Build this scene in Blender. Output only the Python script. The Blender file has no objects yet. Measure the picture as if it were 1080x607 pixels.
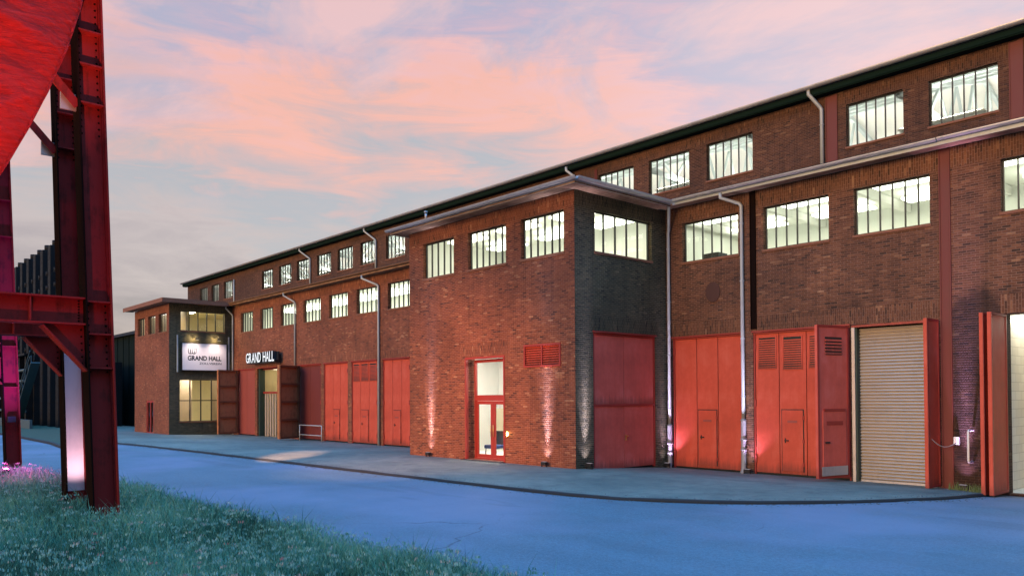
import bpy, math, random
import numpy as np
from mathutils import Vector, Matrix
random.seed(7); rng = np.random.default_rng(7)
S = bpy.context.scene
COL = S.collection
R = math.radians

# ------------------------------------------------------------------ helpers
class MB:
    """collects faces with metre-true UVs, becomes ONE mesh object"""
    def __init__(s): s.v = []; s.f = []; s.uv = []; s.smooth = False
    def face(s, pts, uv=None):
        i = len(s.v); s.v += [tuple(p) for p in pts]; s.f.append(tuple(range(i, i + len(pts))))
        if uv is None:
            a = Vector(pts[1]) - Vector(pts[0]); b = Vector(pts[-1]) - Vector(pts[0]); n = a.cross(b)
            k = max(range(3), key=lambda q: abs(n[q]))
            uv = [(p[1], p[2]) if k == 0 else (p[0], p[2]) if k == 1 else (p[0], p[1]) for p in pts]
        s.uv += [tuple(u) for u in uv]
    def indexed(s, verts, faces):
        i = len(s.v); s.v += [tuple(p) for p in verts]
        for f in faces:
            s.f.append(tuple(i + q for q in f)); s.uv += [(verts[q][0] + verts[q][1], verts[q][2]) for q in f]
    def box(s, x0, x1, y0, y1, z0, z1):
        if x0 > x1: x0, x1 = x1, x0
        if y0 > y1: y0, y1 = y1, y0
        if z0 > z1: z0, z1 = z1, z0
        v = [(x0,y0,z0),(x1,y0,z0),(x1,y1,z0),(x0,y1,z0),(x0,y0,z1),(x1,y0,z1),(x1,y1,z1),(x0,y1,z1)]
        s.indexed(v, [(3,2,1,0),(4,5,6,7),(0,1,5,4),(1,2,6,5),(2,3,7,6),(3,0,4,7)])
        return s
    def hexa(s, b, t):
        s.indexed(list(b) + list(t), [(3,2,1,0),(4,5,6,7),(0,1,5,4),(1,2,6,5),(2,3,7,6),(3,0,4,7)]); return s
    def bar(s, p, q, w, h=None):
        """rectangular bar between two points"""
        h = h or w; p = Vector(p); q = Vector(q); d = (q - p).normalized()
        up = Vector((0,0,1)) if abs(d.z) < .95 else Vector((1,0,0))
        a = d.cross(up).normalized() * w / 2; b = a.cross(d).normalized() * h / 2
        s.hexa([p-a-b, p+a-b, p+a+b, p-a+b], [q-a-b, q+a-b, q+a+b, q-a+b]); return s
    def tube(s, pts, r, n=10, cap=True):
        pts = [Vector(p) for p in pts]; rings = []
        ref = Vector((0.31, 0.87, 0.38)).normalized()
        for i, p in enumerate(pts):
            if i == 0: d = pts[1] - p
            elif i == len(pts) - 1: d = p - pts[i-1]
            else: d = (pts[i+1] - p).normalized() + (p - pts[i-1]).normalized()
            d.normalize(); a = d.cross(ref).normalized(); b = d.cross(a).normalized()
            rr = r[i] if isinstance(r, (list, tuple)) else r
            rings.append([p + (a*math.cos(2*math.pi*k/n) + b*math.sin(2*math.pi*k/n))*rr for k in range(n)])
        v = [q for ring in rings for q in ring]; f = []
        for i in range(len(pts)-1):
            for k in range(n):
                f.append((i*n+k, i*n+(k+1)%n, (i+1)*n+(k+1)%n, (i+1)*n+k))
        if cap: f.append(tuple(range(n-1,-1,-1))); f.append(tuple((len(pts)-1)*n+k for k in range(n)))
        s.indexed(v, f); s.smooth = True; return s
    def prism(s, prof, fn, t0, t1):
        """profile (a,b) swept; fn(a,b,t)->xyz"""
        n = len(prof); v = [fn(a,b,t0) for a,b in prof] + [fn(a,b,t1) for a,b in prof]
        f = [(k, (k+1)%n, n+(k+1)%n, n+k) for k in range(n)] + [tuple(range(n-1,-1,-1)), tuple(range(n,2*n))]
        s.indexed(v, f); return s
    def rivet(s, c, ax, r):
        c = Vector(c); ax = Vector(ax).normalized(); a = ax.orthogonal().normalized(); b = ax.cross(a)
        ring = [c + (a*math.cos(q) + b*math.sin(q))*r for q in [k*math.pi/3 for k in range(6)]]
        ring2 = [c + ax*r*.6 + (a*math.cos(q) + b*math.sin(q))*r*.55 for q in [k*math.pi/3 for k in range(6)]]
        s.indexed(ring + ring2, [(k,(k+1)%6,6+(k+1)%6,6+k) for k in range(6)] + [tuple(range(6,12))])

WORLD = {}
def link(o, parent, origin):
    COL.objects.link(o); WORLD[o] = Vector(origin)
    if parent is not None:
        o.parent = parent; o.location = Vector(origin) - WORLD[parent]
    else: o.location = origin
    return o
def empty(name, loc, parent=None):
    o = bpy.data.objects.new(name, None); o.empty_display_size = .3
    return link(o, parent, loc)
def obj(name, mb, mat, parent=None, origin=None, bevel=0, smooth=None):
    v = np.array(mb.v, dtype=float)
    if origin is None:
        lo, hi = v.min(0), v.max(0); origin = Vector(((lo[0]+hi[0])/2, (lo[1]+hi[1])/2, lo[2]))
    v = v - np.array(origin)
    me = bpy.data.meshes.new(name); me.from_pydata(v.tolist(), [], mb.f); 
    ul = me.uv_layers.new(name='UVMap'); ul.data.foreach_set('uv', np.array(mb.uv, dtype=np.float32).ravel())
    me.materials.append(mat)
    if (mb.smooth if smooth is None else smooth):
        me.polygons.foreach_set('use_smooth', [len(p.vertices) < 8 for p in me.polygons])
    me.update()
    o = bpy.data.objects.new(name, me)
    if bevel:
        m = o.modifiers.new('bevel', 'BEVEL'); m.width = bevel; m.segments = 2; m.limit_method = 'ANGLE'
    return link(o, parent, origin)
def tag(o, label=None, cat=None, group=None, kind=None):
    if label: o['label'] = label
    if cat: o['category'] = cat
    if group: o['group'] = group
    if kind: o['kind'] = kind
    return o
def dup(o, off, parent=None):
    c = o.copy(); COL.objects.link(c)
    WORLD[c] = WORLD.get(o, Vector()) + Vector(off)
    if parent is not None: c.parent = parent
    else: c.location = o.location + Vector(off)
    for ch in list(o.children): dup(ch, off, c)
    return c

# ------------------------------------------------------------------ materials
class NT:
    def __init__(s, name):
        s.m = bpy.data.materials.new(name); s.m.use_nodes = True; s.t = s.m.node_tree; s.t.nodes.clear()
        s.out = s.n('ShaderNodeOutputMaterial')
    def n(s, typ, **kw):
        x = s.t.nodes.new(typ)
        for k, v in kw.items(): setattr(x, k, v)
        return x
    def l(s, a, b): s.t.links.new(a, b)
    def math(s, op, a, b=None, c=None):
        x = s.n('ShaderNodeMath', operation=op)
        for i, q in enumerate((a, b, c)):
            if q is None: continue
            if isinstance(q, (int, float)): x.inputs[i].default_value = q
            else: s.l(q, x.inputs[i])
        return x.outputs[0]
    def mix(s, fac, a, b, blend='MIX'):
        x = s.n('ShaderNodeMix', data_type='RGBA', blend_type=blend)
        for i, q in ((0, fac), (6, a), (7, b)):
            if isinstance(q, (int, float)): x.inputs[i].default_value = q
            elif isinstance(q, (tuple, list)): x.inputs[i].default_value = (*q[:3], 1)
            else: s.l(q, x.inputs[i])
        return x.outputs[2]
    def ramp(s, fac, stops, interp='LINEAR'):
        x = s.n('ShaderNodeValToRGB'); x.color_ramp.interpolation = interp
        e = x.color_ramp.elements
        while len(e) < len(stops): e.new(.5)
        for q, (p, c) in zip(e, stops):
            q.position = p; q.color = (*c, 1) if isinstance(c, tuple) else (c, c, c, 1)
        s.l(fac, x.inputs[0]); return x.outputs[0]
    def noise(s, vec, scale, detail=4, rough=.55, dist=0, w=None):
        x = s.n('ShaderNodeTexNoise'); x.inputs['Scale'].default_value = scale
        x.inputs['Detail'].default_value = detail; x.inputs['Roughness'].default_value = rough; x.inputs['Distortion'].default_value = dist
        if vec is not None: s.l(vec, x.inputs['Vector'])
        return x.outputs[0]
    def coord(s, kind='Object'):
        if kind == 'World': return s.n('ShaderNodeNewGeometry').outputs['Position']
        return s.n('ShaderNodeTexCoord').outputs[kind]
    def mapping(s, vec, scale):
        x = s.n('ShaderNodeMapping'); x.inputs['Scale'].default_value = scale; s.l(vec, x.inputs[0]); return x.outputs[0]
    def bump(s, h, strength, dist=.02, normal=None):
        x = s.n('ShaderNodeBump'); x.inputs['Strength'].default_value = strength; x.inputs['Distance'].default_value = dist
        s.l(h, x.inputs['Height']); 
        if normal is not None: s.l(normal, x.inputs['Normal'])
        return x.outputs[0]
    def pbsdf(s, col, rough=.6, metal=0, normal=None, spec=.5, **kw):
        p = s.n('ShaderNodeBsdfPrincipled')
        for k, q in (('Base Color', col), ('Roughness', rough), ('Metallic', metal)):
            if isinstance(q, (int, float)): p.inputs[k].default_value = q
            elif isinstance(q, (tuple, list)): p.inputs[k].default_value = (*q[:3], 1)
            else: s.l(q, p.inputs[k])
        p.inputs['Specular IOR Level'].default_value = spec
        if normal is not None: s.l(normal, p.inputs['Normal'])
        s.l(p.outputs[0], s.out.inputs[0]); return p

def brick_mat(name, stops, gain=1.0, patches=()):
    t = NT(name); uv = t.coord('UV'); sp = t.n('ShaderNodeSeparateXYZ')
    # slightly wavering courses
    t.l(uv, sp.inputs[0]); u, v = sp.outputs[0], sp.outputs[1]
    BW, BH, MO = .22, .068, .012
    row = t.math('FLOOR', t.math('DIVIDE', v, BH)); 
    uo = t.math('ADD', t.math('DIVIDE', u, BW), t.math('MULTIPLY', t.math('MODULO', row, 2), .5))
    cx = t.math('FLOOR', uo); fu = t.math('FRACT', uo); fv = t.math('FRACT', t.math('DIVIDE', v, BH))
    eu = t.math('MULTIPLY', t.math('MINIMUM', fu, t.math('SUBTRACT', 1, fu)), BW)
    ev = t.math('MULTIPLY', t.math('MINIMUM', fv, t.math('SUBTRACT', 1, fv)), BH)
    e = t.math('MINIMUM', eu, ev)
    wn0 = t.noise(uv, 30, 2)
    e2 = t.math('ADD', e, t.math('MULTIPLY', t.math('SUBTRACT', wn0, .5), .008))
    mr = t.n('ShaderNodeMapRange'); mr.inputs[1].default_value = MO*.35; mr.inputs[2].default_value = MO*.8
    t.l(e2, mr.inputs[0]); inside = mr.outputs[0]
    cb = t.n('ShaderNodeCombineXYZ'); t.l(cx, cb.inputs[0]); t.l(row, cb.inputs[1])
    wn = t.n('ShaderNodeTexWhiteNoise', noise_dimensions='2D'); t.l(cb.outputs[0], wn.inputs['Vector'])
    big = t.noise(uv, .35, 5, .6); mid = t.noise(uv, 1.6, 4, .65); fine = t.noise(uv, 30, 4, .75)
    idv = t.math('ADD', t.ramp(wn.outputs[0], [(0,.05),(.07,.18),(.2,.32),(.84,.56),(.94,.70),(1,.9)]), t.math('MULTIPLY', t.math('SUBTRACT', mid, .5), .35))
    col = t.ramp(idv, stops)
    col = t.mix(t.math('MULTIPLY', t.math('SUBTRACT', fine, .32), 1.1), col, (.02,.012,.01), 'MIX')
    mort = t.mix(big, tuple(q*.9+.015 for q in stops[3][1]), tuple(q*.75+.075 for q in stops[3][1]))
    col = t.mix(inside, mort, col)
    # soot and pale salts with shapes of their own
    soot = t.ramp(big, [(.36, (.74,.74,.74)), (.62, (1.1,1.06,1.0))])
    col = t.mix(1, col, soot, 'MULTIPLY')
    run = t.ramp(t.noise(t.mapping(uv, (3.2,.16,1)), 1.4, 6, .72), [(.5, 0.0), (.68, .5)]); col = t.mix(run, col, t.mix(1, col, (.42,.42,.44), 'MULTIPLY'))
    salt = t.ramp(t.noise(t.mapping(uv, (1,1.6,1)), 2.3, 8, .75), [(.66, 0.0), (.8, .35)])
    col = t.mix(salt, col, (.30,.25,.21))
    for (ua, ub, vt, soft) in patches:   # sooty stain with a ragged outline of its own
        wob = t.math('MULTIPLY', t.math('SUBTRACT', t.noise(uv, 1.1, 5, .6), .5), 2.0)
        f1 = t.math('MULTIPLY', t.ramp(t.math('ADD', t.math('MULTIPLY', t.math('SUBTRACT', u, ua), 1.5), t.math('ADD', .5, t.math('MULTIPLY', wob, .3))), [(.3,0.0),(.6,1.0)]), t.ramp(t.math('ADD', t.math('MULTIPLY', t.math('SUBTRACT', ub, u), 1.5), t.math('ADD', .5, t.math('MULTIPLY', wob, .3))), [(.3,0.0),(.6,1.0)]))
        f2 = t.ramp(t.math('ADD', t.math('SUBTRACT', vt, v), wob), [(.0,0.0),(soft,1.0)])
        pm = t.math('MULTIPLY', f1, f2); col = t.mix(t.math('MULTIPLY', pm, .82), col, t.mix(1, col, (.16,.2,.26), 'MULTIPLY'))
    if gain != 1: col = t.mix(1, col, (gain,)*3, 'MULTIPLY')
    h = t.math('ADD', t.math('MULTIPLY', inside, .8), t.math('ADD', t.math('MULTIPLY', fine, .35), t.math('MULTIPLY', wn.outputs[0], .55)))
    t.pbsdf(col, .82, 0, t.bump(h, .9, .013), .3)
    return t.m
RED = [(0,(.07,.024,.014)),(.2,(.17,.048,.024)),(.45,(.27,.074,.033)),(.75,(.36,.115,.05)),(.95,(.52,.25,.13))]
BRN = [(0,(.05,.026,.015)),(.25,(.115,.047,.025)),(.5,(.185,.072,.037)),(.8,(.26,.11,.055)),(.97,(.42,.23,.13))]
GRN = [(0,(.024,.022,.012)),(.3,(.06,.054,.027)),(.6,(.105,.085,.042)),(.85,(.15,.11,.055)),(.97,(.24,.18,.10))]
M = {}
M['brick'] = brick_mat('red clinker brick', RED)
M['brick_brown'] = brick_mat('brown clinker brick', BRN); M['brick_stained'] = brick_mat('stained clinker brick', BRN, 1.0, [(-8.35,-6.3,5.4,.5), (-18.8,-17.9,5.0,2.5), (-11.9,-10.9,5.6,1.0)])
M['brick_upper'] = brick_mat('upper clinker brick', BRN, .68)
M['brick_dark'] = brick_mat('shaded clinker brick', GRN)  # darker, greener brick: shade of the side faces put into its colour

def paint(name, c, rough=.5, grime=.5, scale=1.0, metal=0, bump=.08, spec=.5):
    t = NT(name); co = t.coord('Object')
    a = t.noise(co, 1.3*scale, 6, .65); b = t.noise(t.mapping(co, (3,3,.35)), 2.2*scale, 5, .7); f = t.noise(co, 40*scale, 3)
    g = t.math('MULTIPLY', t.math('ADD', t.math('MULTIPLY', a, .6), t.math('MULTIPLY', b, .4)), 1)
    dark = tuple(q*.5 for q in c); light = tuple(min(1, q*1.18+.004) for q in c)
    col = t.ramp(g, [(.34, tuple(q*(1-grime)+d*grime for q, d in zip(c, dark))), (.5, c), (.68, tuple(q*(1-grime*.6)+l*grime*.6 for q, l in zip(c, light)))])
    rr = t.math('ADD', rough-.1, t.math('MULTIPLY', a, .25))
    h = t.math('ADD', t.math('MULTIPLY', a, .7), t.math('MULTIPLY', f, .2))
    t.pbsdf(col, rr, metal, t.bump(h, bump, .02), spec); return t.m
def rusty(name, c, rust=(.10,.035,.016), amt=.45, spec=.1):
    t = NT(name); co = t.coord('Object')
    a = t.noise(co, 2.2, 8, .7); s = t.noise(t.mapping(co, (5,5,.5)), 1.5, 6, .7)
    k = t.ramp(t.math('ADD', t.math('MULTIPLY', a, .6), t.math('MULTIPLY', s, .4)), [(.5, 0.0), (.62, 1.0)])
    col = t.mix(t.math('MULTIPLY', k, amt), c, rust)
    col = t.mix(t.math('MULTIPLY', t.noise(co, .8, 5), .35), col, tuple(q*.45 for q in c))
    t.pbsdf(col, t.math('ADD', .55, t.math('MULTIPLY', k, .3)), 0, t.bump(a, .15, .02), spec); return t.m
M['door'] = paint('red oxide door paint', (.50,.062,.03), .5, .35)
def door_mat(name, c):
    t = NT(name); co = t.coord('Object'); sp = t.n('ShaderNodeSeparateXYZ'); t.l(co, sp.inputs[0])
    a = t.noise(co, .9, 6, .65); b = t.noise(t.mapping(co, (4,4,.25)), 1.6, 7, .75); f = t.noise(co, 7, 8, .8)
    col = t.ramp(t.math('ADD', t.math('MULTIPLY', a, .78), t.math('MULTIPLY', b, .22)), [(.33, tuple(q*.78 for q in c)), (.5, c), (.66, (c[0]*1.12, c[1]*1.5, c[2]*1.7))])
    chips = t.ramp(f, [(.69, 0.0), (.72, .8)]); col = t.mix(chips, col, (.10,.035,.022))
    runs = t.ramp(t.noise(t.mapping(co, (9,9,.3)), 1.3, 5, .8), [(.60, 0.0), (.76, .3)]); col = t.mix(runs, col, (.16,.04,.025))
    foot = t.ramp(t.math('ADD', sp.outputs[2], t.math('MULTIPLY', t.math('SUBTRACT', b, .5), .9)), [(.05, .5), (.32, 0.0)]); col = t.mix(foot, col, (.07,.035,.026))
    dent = t.noise(co, 2.3, 3, .5)
    t.pbsdf(col, t.math('ADD', .42, t.math('MULTIPLY', a, .3)), 0, t.bump(t.math('ADD', dent, t.math('MULTIPLY', f, .12)), .35, .03), .25); return t.m
M['door'] = door_mat('weathered red door paint', (.54,.078,.042)); M['door_lifted'] = door_mat('lightened red door paint', (.60,.105,.072))  # second tone is lightened paint making up for light on shaded leaves
M['door_dark'] = paint('dull red door paint', (.30,.06,.046), .55, .4)
M['door_inner'] = rusty('orange-lit red boarding', (.50,.19,.085), (.24,.10,.05), .7); M['door_rib'] = rusty('darkened red ribs', (.26,.09,.045), (.14,.06,.03), .6); M['door_shaded'] = paint('shaded red door paint', (.15,.022,.018), .6, .4)  # orange light put into the boarding colour, ribs darkened for contrast
M['frame_red'] = paint('red frame paint', (.30,.028,.02), .45, .3)
M['strip'] = paint('red steel post paint', (.13,.018,.013), .6, .35)
M['steel'] = rusty('red trestle paint', (.27,.024,.022), (.05,.018,.013), .75)
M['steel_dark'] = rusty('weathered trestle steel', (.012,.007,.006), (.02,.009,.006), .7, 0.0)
M['zinc'] = paint('weathered zinc', (.50,.47,.46), .38, .5, 1.5, .55, .1)
M['zinc_dull'] = paint('dull painted zinc', (.42,.43,.42), .5, .4, 1.5, .2, .1)
M['iron_grey'] = paint('painted cast iron', (.26,.25,.25), .45, .4, 2)
M['fascia'] = paint('dark green fascia', (.006,.018,.015), .8, .4, spec=.08)
M['roof'] = paint('roofing felt', (.035,.035,.037), .85, .5)
M['mullion'] = paint('window steel', (.025,.025,.022), .5, .3)
M['mullion_red'] = paint('red window steel', (.16,.05,.025), .5, .3)
M['white'] = paint('white paint', (.78,.78,.75), .6, .15)
M['wall_in'] = paint('interior plaster', (.84,.85,.80), .8, .1)
M['beige_in'] = paint('beige lining', (.74,.66,.46), .8, .2)
M['grey_in'] = paint('interior floor', (.3,.28,.26), .7, .3)
M['black'] = paint('black housing', (.012,.012,.014), .4, .3)
M['green_dark'] = paint('dark green jamb', (.02,.045,.035), .5, .4)
M['wood_slat'] = paint('pale slat wood', (.42,.32,.25), .55, .4)
M['blue_fabric'] = paint('blue upholstery', (.03,.06,.2), .8, .3)
M['charcoal'] = paint('charcoal cloth', (.03,.035,.04), .8, .3)
M['shed'] = paint('dark shed cladding', (.010,.018,.015), .8, .4, spec=.08)
M['battery'] = rusty('sooty plant steel', (.014,.014,.015), (.025,.015,.01), .5)
M['pipe_blue'] = paint('grey blue plant pipe', (.05,.085,.095), .6, .4)
M['brass'] = paint('brass handle', (.6,.42,.15), .3, .3, 1, .9)

def soffit():
    t = NT('soffit boards'); co = t.coord('UV')
    sp = t.n('ShaderNodeSeparateXYZ'); t.l(t.coord('Object'), sp.inputs[0])
    q = t.math('ADD', sp.outputs[1], t.math('MULTIPLY', sp.outputs[0], 0.0))
    fr = t.math('FRACT', t.math('DIVIDE', q, .14)); line = t.ramp(fr, [(0, 0.0), (.07, 1.0), (.93, 1.0), (1, 0.0)])
    a = t.noise(t.mapping(t.coord('Object'), (.7, 4, 4)), 2.5, 7, .7)
    col = t.ramp(a, [(.3, (.07,.035,.02)), (.5, (.30,.15,.075)), (.68, (.42,.27,.18))])
    col = t.mix(line, (.03,.018,.01), col)
    t.pbsdf(col, .7, 0, t.bump(t.math('ADD', line, a), .3, .01)); return t.m
M['soffit'] = soffit()

def glass():
    t = NT('window glass'); fr = t.n('ShaderNodeFresnel'); fr.inputs[0].default_value = 1.45
    tr = t.n('ShaderNodeBsdfTransparent'); tr.inputs[0].default_value = (.93,.96,.93,1)
    gl = t.n('ShaderNodeBsdfGlossy'); gl.inputs['Roughness'].default_value = .03
    co = t.coord('Object'); t.l(t.bump(t.noise(co, 1.5, 2), .06, .05), gl.inputs['Normal'])
    mx = t.n('ShaderNodeMixShader'); t.l(t.math('MULTIPLY', fr.outputs[0], .8), mx.inputs[0]); t.l(tr.outputs[0], mx.inputs[1]); t.l(gl.outputs[0], mx.inputs[2])
    t.l(mx.outputs[0], t.out.inputs[0]); return t.m
M['glass'] = glass()
def emit(name, c, s):
    t = NT(name); e = t.n('ShaderNodeEmission'); e.inputs[0].default_value = (*c,1); e.inputs[1].default_value = s
    t.l(e.outputs[0], t.out.inputs[0]); return t.m

def road():
    t = NT('asphalt'); co = t.coord('World')
    big = t.noise(co, .12, 6, .6); mid = t.noise(co, .9, 6, .65); fine = t.noise(co, 60, 3, .7); gr = t.noise(co, 22, 4, .8)
    # tyre-worn bands along the road
    band = t.noise(t.mapping(co, (.03, .9, 1)), 1.1, 4, .55)
    col = t.ramp(t.math('ADD', t.math('MULTIPLY', big, .45), t.math('ADD', t.math('MULTIPLY', band, .35), t.math('MULTIPLY', mid, .2))),
                 [(.33, (.075,.125,.155)), (.5, (.10,.17,.21)), (.68, (.14,.215,.25))])
    col = t.mix(t.ramp(gr, [(.35, .55), (.6, 0.0)]), col, (.035,.04,.05))
    sp = t.ramp(t.noise(co, 42, 2, .8), [(.58, 0.0), (.70, .65)]); col = t.mix(sp, col, (.26,.29,.33))
    vio = t.ramp(t.noise(co, .16, 3), [(.46, 0.0), (.62, .7)]); col = t.mix(vio, col, (.19,.20,.27))
    pt_ = t.ramp(t.noise(t.mapping(co, (.25,1,1)), .55, 3, .4), [(.60, 0.0), (.61, .28)]); col = t.mix(pt_, col, (.07,.10,.125))
    vo = t.n('ShaderNodeTexVoronoi', feature='DISTANCE_TO_EDGE'); vo.inputs['Scale'].default_value = .22
    wob = t.n('ShaderNodeVectorMath', operation='ADD'); nz = t.n('ShaderNodeTexNoise'); nz.inputs['Scale'].default_value = .9; nz.inputs['Detail'].default_value = 5
    t.l(co, nz.inputs['Vector']); t.l(co, wob.inputs[0]); t.l(nz.outputs['Color'], wob.inputs[1]); t.l(wob.outputs[0], vo.inputs['Vector'])
    crack = t.ramp(vo.outputs['Distance'], [(.0, .75), (.007, 0.0)])
    crack = t.math('MULTIPLY', crack, t.ramp(t.noise(co, .2, 3), [(.57, 0.0), (.64, 1.0)]))
    col = t.mix(crack, col, (.02,.022,.026))
    h = t.math('ADD', t.math('MULTIPLY', fine, .5), t.math('MULTIPLY', gr, .7))
    t.pbsdf(col, t.math('ADD', .52, t.math('MULTIPLY', mid, .25)), 0, t.bump(h, .55, .012), .45); return t.m
M['road'] = road()
def apron():
    t = NT('apron concrete'); co = t.coord('World')
    big = t.noise(co, .25, 7, .65); mid = t.noise(co, 1.6, 6, .7); fine = t.noise(co, 50, 3)
    col = t.ramp(t.math('ADD', t.math('MULTIPLY', big, .6), t.math('MULTIPLY', mid, .4)), [(.36, (.095,.115,.095)), (.5, (.18,.19,.15)), (.64, (.28,.275,.215))])
    col = t.mix(t.ramp(fine, [(.35, .5), (.55, 0.0)]), col, (.05,.05,.05))
    st = t.ramp(t.noise(co, .55, 8, .72, .6), [(.54, 0.0), (.66, .6)]); col = t.mix(st, col, (.045,.05,.045))
    sp2 = t.ramp(t.noise(co, 40, 2, .8), [(.58, 0.0), (.70, .5)]); col = t.mix(sp2, col, (.26,.27,.24))
    sx = t.n('ShaderNodeSeparateXYZ'); t.l(co, sx.inputs[0]); jf = t.math('FRACT', t.math('DIVIDE', t.math('ADD', sx.outputs[0], t.math('MULTIPLY', t.noise(co, 2, 4), .12)), 6.2))
    jn = t.ramp(jf, [(0, .7), (.006, 0.0)]); col = t.mix(jn, col, (.03,.033,.03))
    t.pbsdf(col, .72, 0, t.bump(t.math('ADD', fine, mid), .4, .012), .35); return t.m
M['apron'] = apron()
M['kerb'] = paint('dark kerb stone', (.012,.015,.017), .8, .5, 2)
def soil():
    t = NT('verge soil'); co = t.coord('World'); a = t.noise(co, 3, 6, .7)
    t.pbsdf(t.ramp(a, [(.35, (.018,.034,.015)), (.65, (.04,.075,.032))]), .95, 0, t.bump(a, .6, .05), .2); return t.m
M['soil'] = soil()
def blades(name, stops, trans=.25):
    t = NT(name); at = t.n('ShaderNodeAttribute', attribute_name='tint')
    col = t.ramp(at.outputs['Fac'], stops)
    p = t.pbsdf(col, .6, 0, None, .3)
    tl = t.n('ShaderNodeBsdfTranslucent'); t.l(col, tl.inputs[0]); mx = t.n('ShaderNodeMixShader'); mx.inputs[0].default_value = trans
    t.l(p.outputs[0], mx.inputs[1]); t.l(tl.outputs[0], mx.inputs[2]); t.l(mx.outputs[0], t.out.inputs[0]); return t.m
M['grass'] = blades('meadow grass', [(0,(.015,.05,.032)),(.3,(.05,.17,.11)),(.55,(.10,.31,.20)),(.78,(.18,.44,.30)),(.9,(.25,.36,.19)),(1,(.36,.48,.34))])
M['flower'] = blades('pale meadow flowers', [(0,(.08,.24,.19)),(.6,(.18,.40,.34)),(.9,(.36,.54,.47)),(1,(.4,.22,.2))], .35)
def tarp_mat():
    t = NT('red tarpaulin'); co = t.coord('UV')
    w = t.noise(t.mapping(co, (1.2, 9, 1)), 1.6, 8, .72, .6); f = t.noise(t.mapping(co, (3, 26, 1)), 2.0, 5, .75, .4)
    col = t.ramp(w, [(.3, (.42,.016,.016)), (.55, (.64,.03,.028)), (.75, (.72,.06,.05))])
    p = t.pbsdf(col, .5, 0, t.bump(t.math('ADD', w, t.math('MULTIPLY', f, .5)), 1.0, .11), .4)
    tl = t.n('ShaderNodeBsdfTranslucent'); t.l(col, tl.inputs[0]); mx = t.n('ShaderNodeMixShader'); mx.inputs[0].default_value = .35
    t.l(p.outputs[0], mx.inputs[1]); t.l(tl.outputs[0], mx.inputs[2]); t.l(mx.outputs[0], t.out.inputs[0]); return t.m
M['tarp'] = tarp_mat()

# ------------------------------------------------------------------ plane-relative building
class Plane:
    """wall plane. 'Y': faces -Y at y=p, u = x.  'X': faces +X at x=p, u = y.  d>0 goes inward."""
    def __init__(s, ax, p): s.ax = ax; s.p = p
    def pt(s, u, v, d=0): return (u, s.p + d, v) if s.ax == 'Y' else (s.p - d, u, v)
    def box(s, mb, u0, u1, v0, v1, d0, d1):
        a, b = s.pt(u0, v0, d0), s.pt(u1, v1, d1); mb.box(a[0], b[0], a[1], b[1], a[2], b[2]); return mb

def wall_mb(pl, u0, u1, v0, v1, holes, soldiers, depth=.25):
    mb = MB(); us = {u0, u1}; vs = {v0, v1}
    for h in holes + soldiers:
        us |= {min(max(h[0],u0),u1), min(max(h[1],u0),u1)}; vs |= {min(max(h[2],v0),v1), min(max(h[3],v0),v1)}
    us = sorted(us); vs = sorted(vs)
    def within(rs, a, b): return any(r[0]-1e-6 < a < r[1]+1e-6 and r[2]-1e-6 < b < r[3]+1e-6 for r in rs)
    for a, b in zip(us, us[1:]):
        for c, d in zip(vs, vs[1:]):
            mu, mv = (a+b)/2, (c+d)/2
            if within(holes, mu, mv): continue
            sol = within(soldiers, mu, mv)
            P = [(a,c),(b,c),(b,d),(a,d)]
            uv = [(v_*1.0, u_*1.0) if sol else (u_, v_) for u_, v_ in P]
            mb.face([pl.pt(*p) for p in P], uv)
    for h in holes:
        a, b, c, d = h[:4]; dd = h[4] if len(h) > 4 else depth
        for (p, q) in (((a,c),(a,d)), ((b,d),(b,c)), ((a,d),(b,d)), ((b,c),(a,c))):
            F = [pl.pt(*p), pl.pt(*q), pl.pt(*q, dd), pl.pt(*p, dd)]
            L = abs(q[0]-p[0]) + abs(q[1]-p[1])
            if p[0] == q[0]: uv = [(p[0], p[1]), (q[0], q[1]), (q[0]+dd, q[1]), (p[0]+dd, p[1])]
            else: uv = [(0, p[0]), (0, q[0]), (dd, q[0]), (dd, p[0])]
            mb.face(F, uv)
    return mb

# ------------------------------------------------------------------ camera
Y_, P_, R_, F_, CY_ = -8.39783303e-01, 1.47938997e-02, -5.77236658e-03, 831.99, 406.57
fwd = Vector((math.sin(Y_), math.cos(Y_), 0)); right = Vector((math.cos(Y_), -math.sin(Y_), 0)); up = Vector((0,0,1))
f2 = fwd*math.cos(P_) + up*math.sin(P_); u2 = up*math.cos(P_) - fwd*math.sin(P_)
r2 = right*math.cos(R_) + u2*math.sin(R_); u3 = u2*math.cos(R_) - right*math.sin(R_)
cam = bpy.data.cameras.new('camera'); co = bpy.data.objects.new('camera', cam); COL.objects.link(co)
mw = Matrix.Identity(4)
for i, a in enumerate((r2, u3, -f2)):
    for j in range(3): mw[j][i] = a[j]
mw.translation = (0,0,2.4); co.matrix_world = mw
cam.sensor_width = 36; cam.sensor_fit = 'HORIZONTAL'; cam.lens = F_/1080*36; cam.shift_y = (CY_-303.5)/1080
cam.clip_end = 3000; S.camera = co

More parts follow.
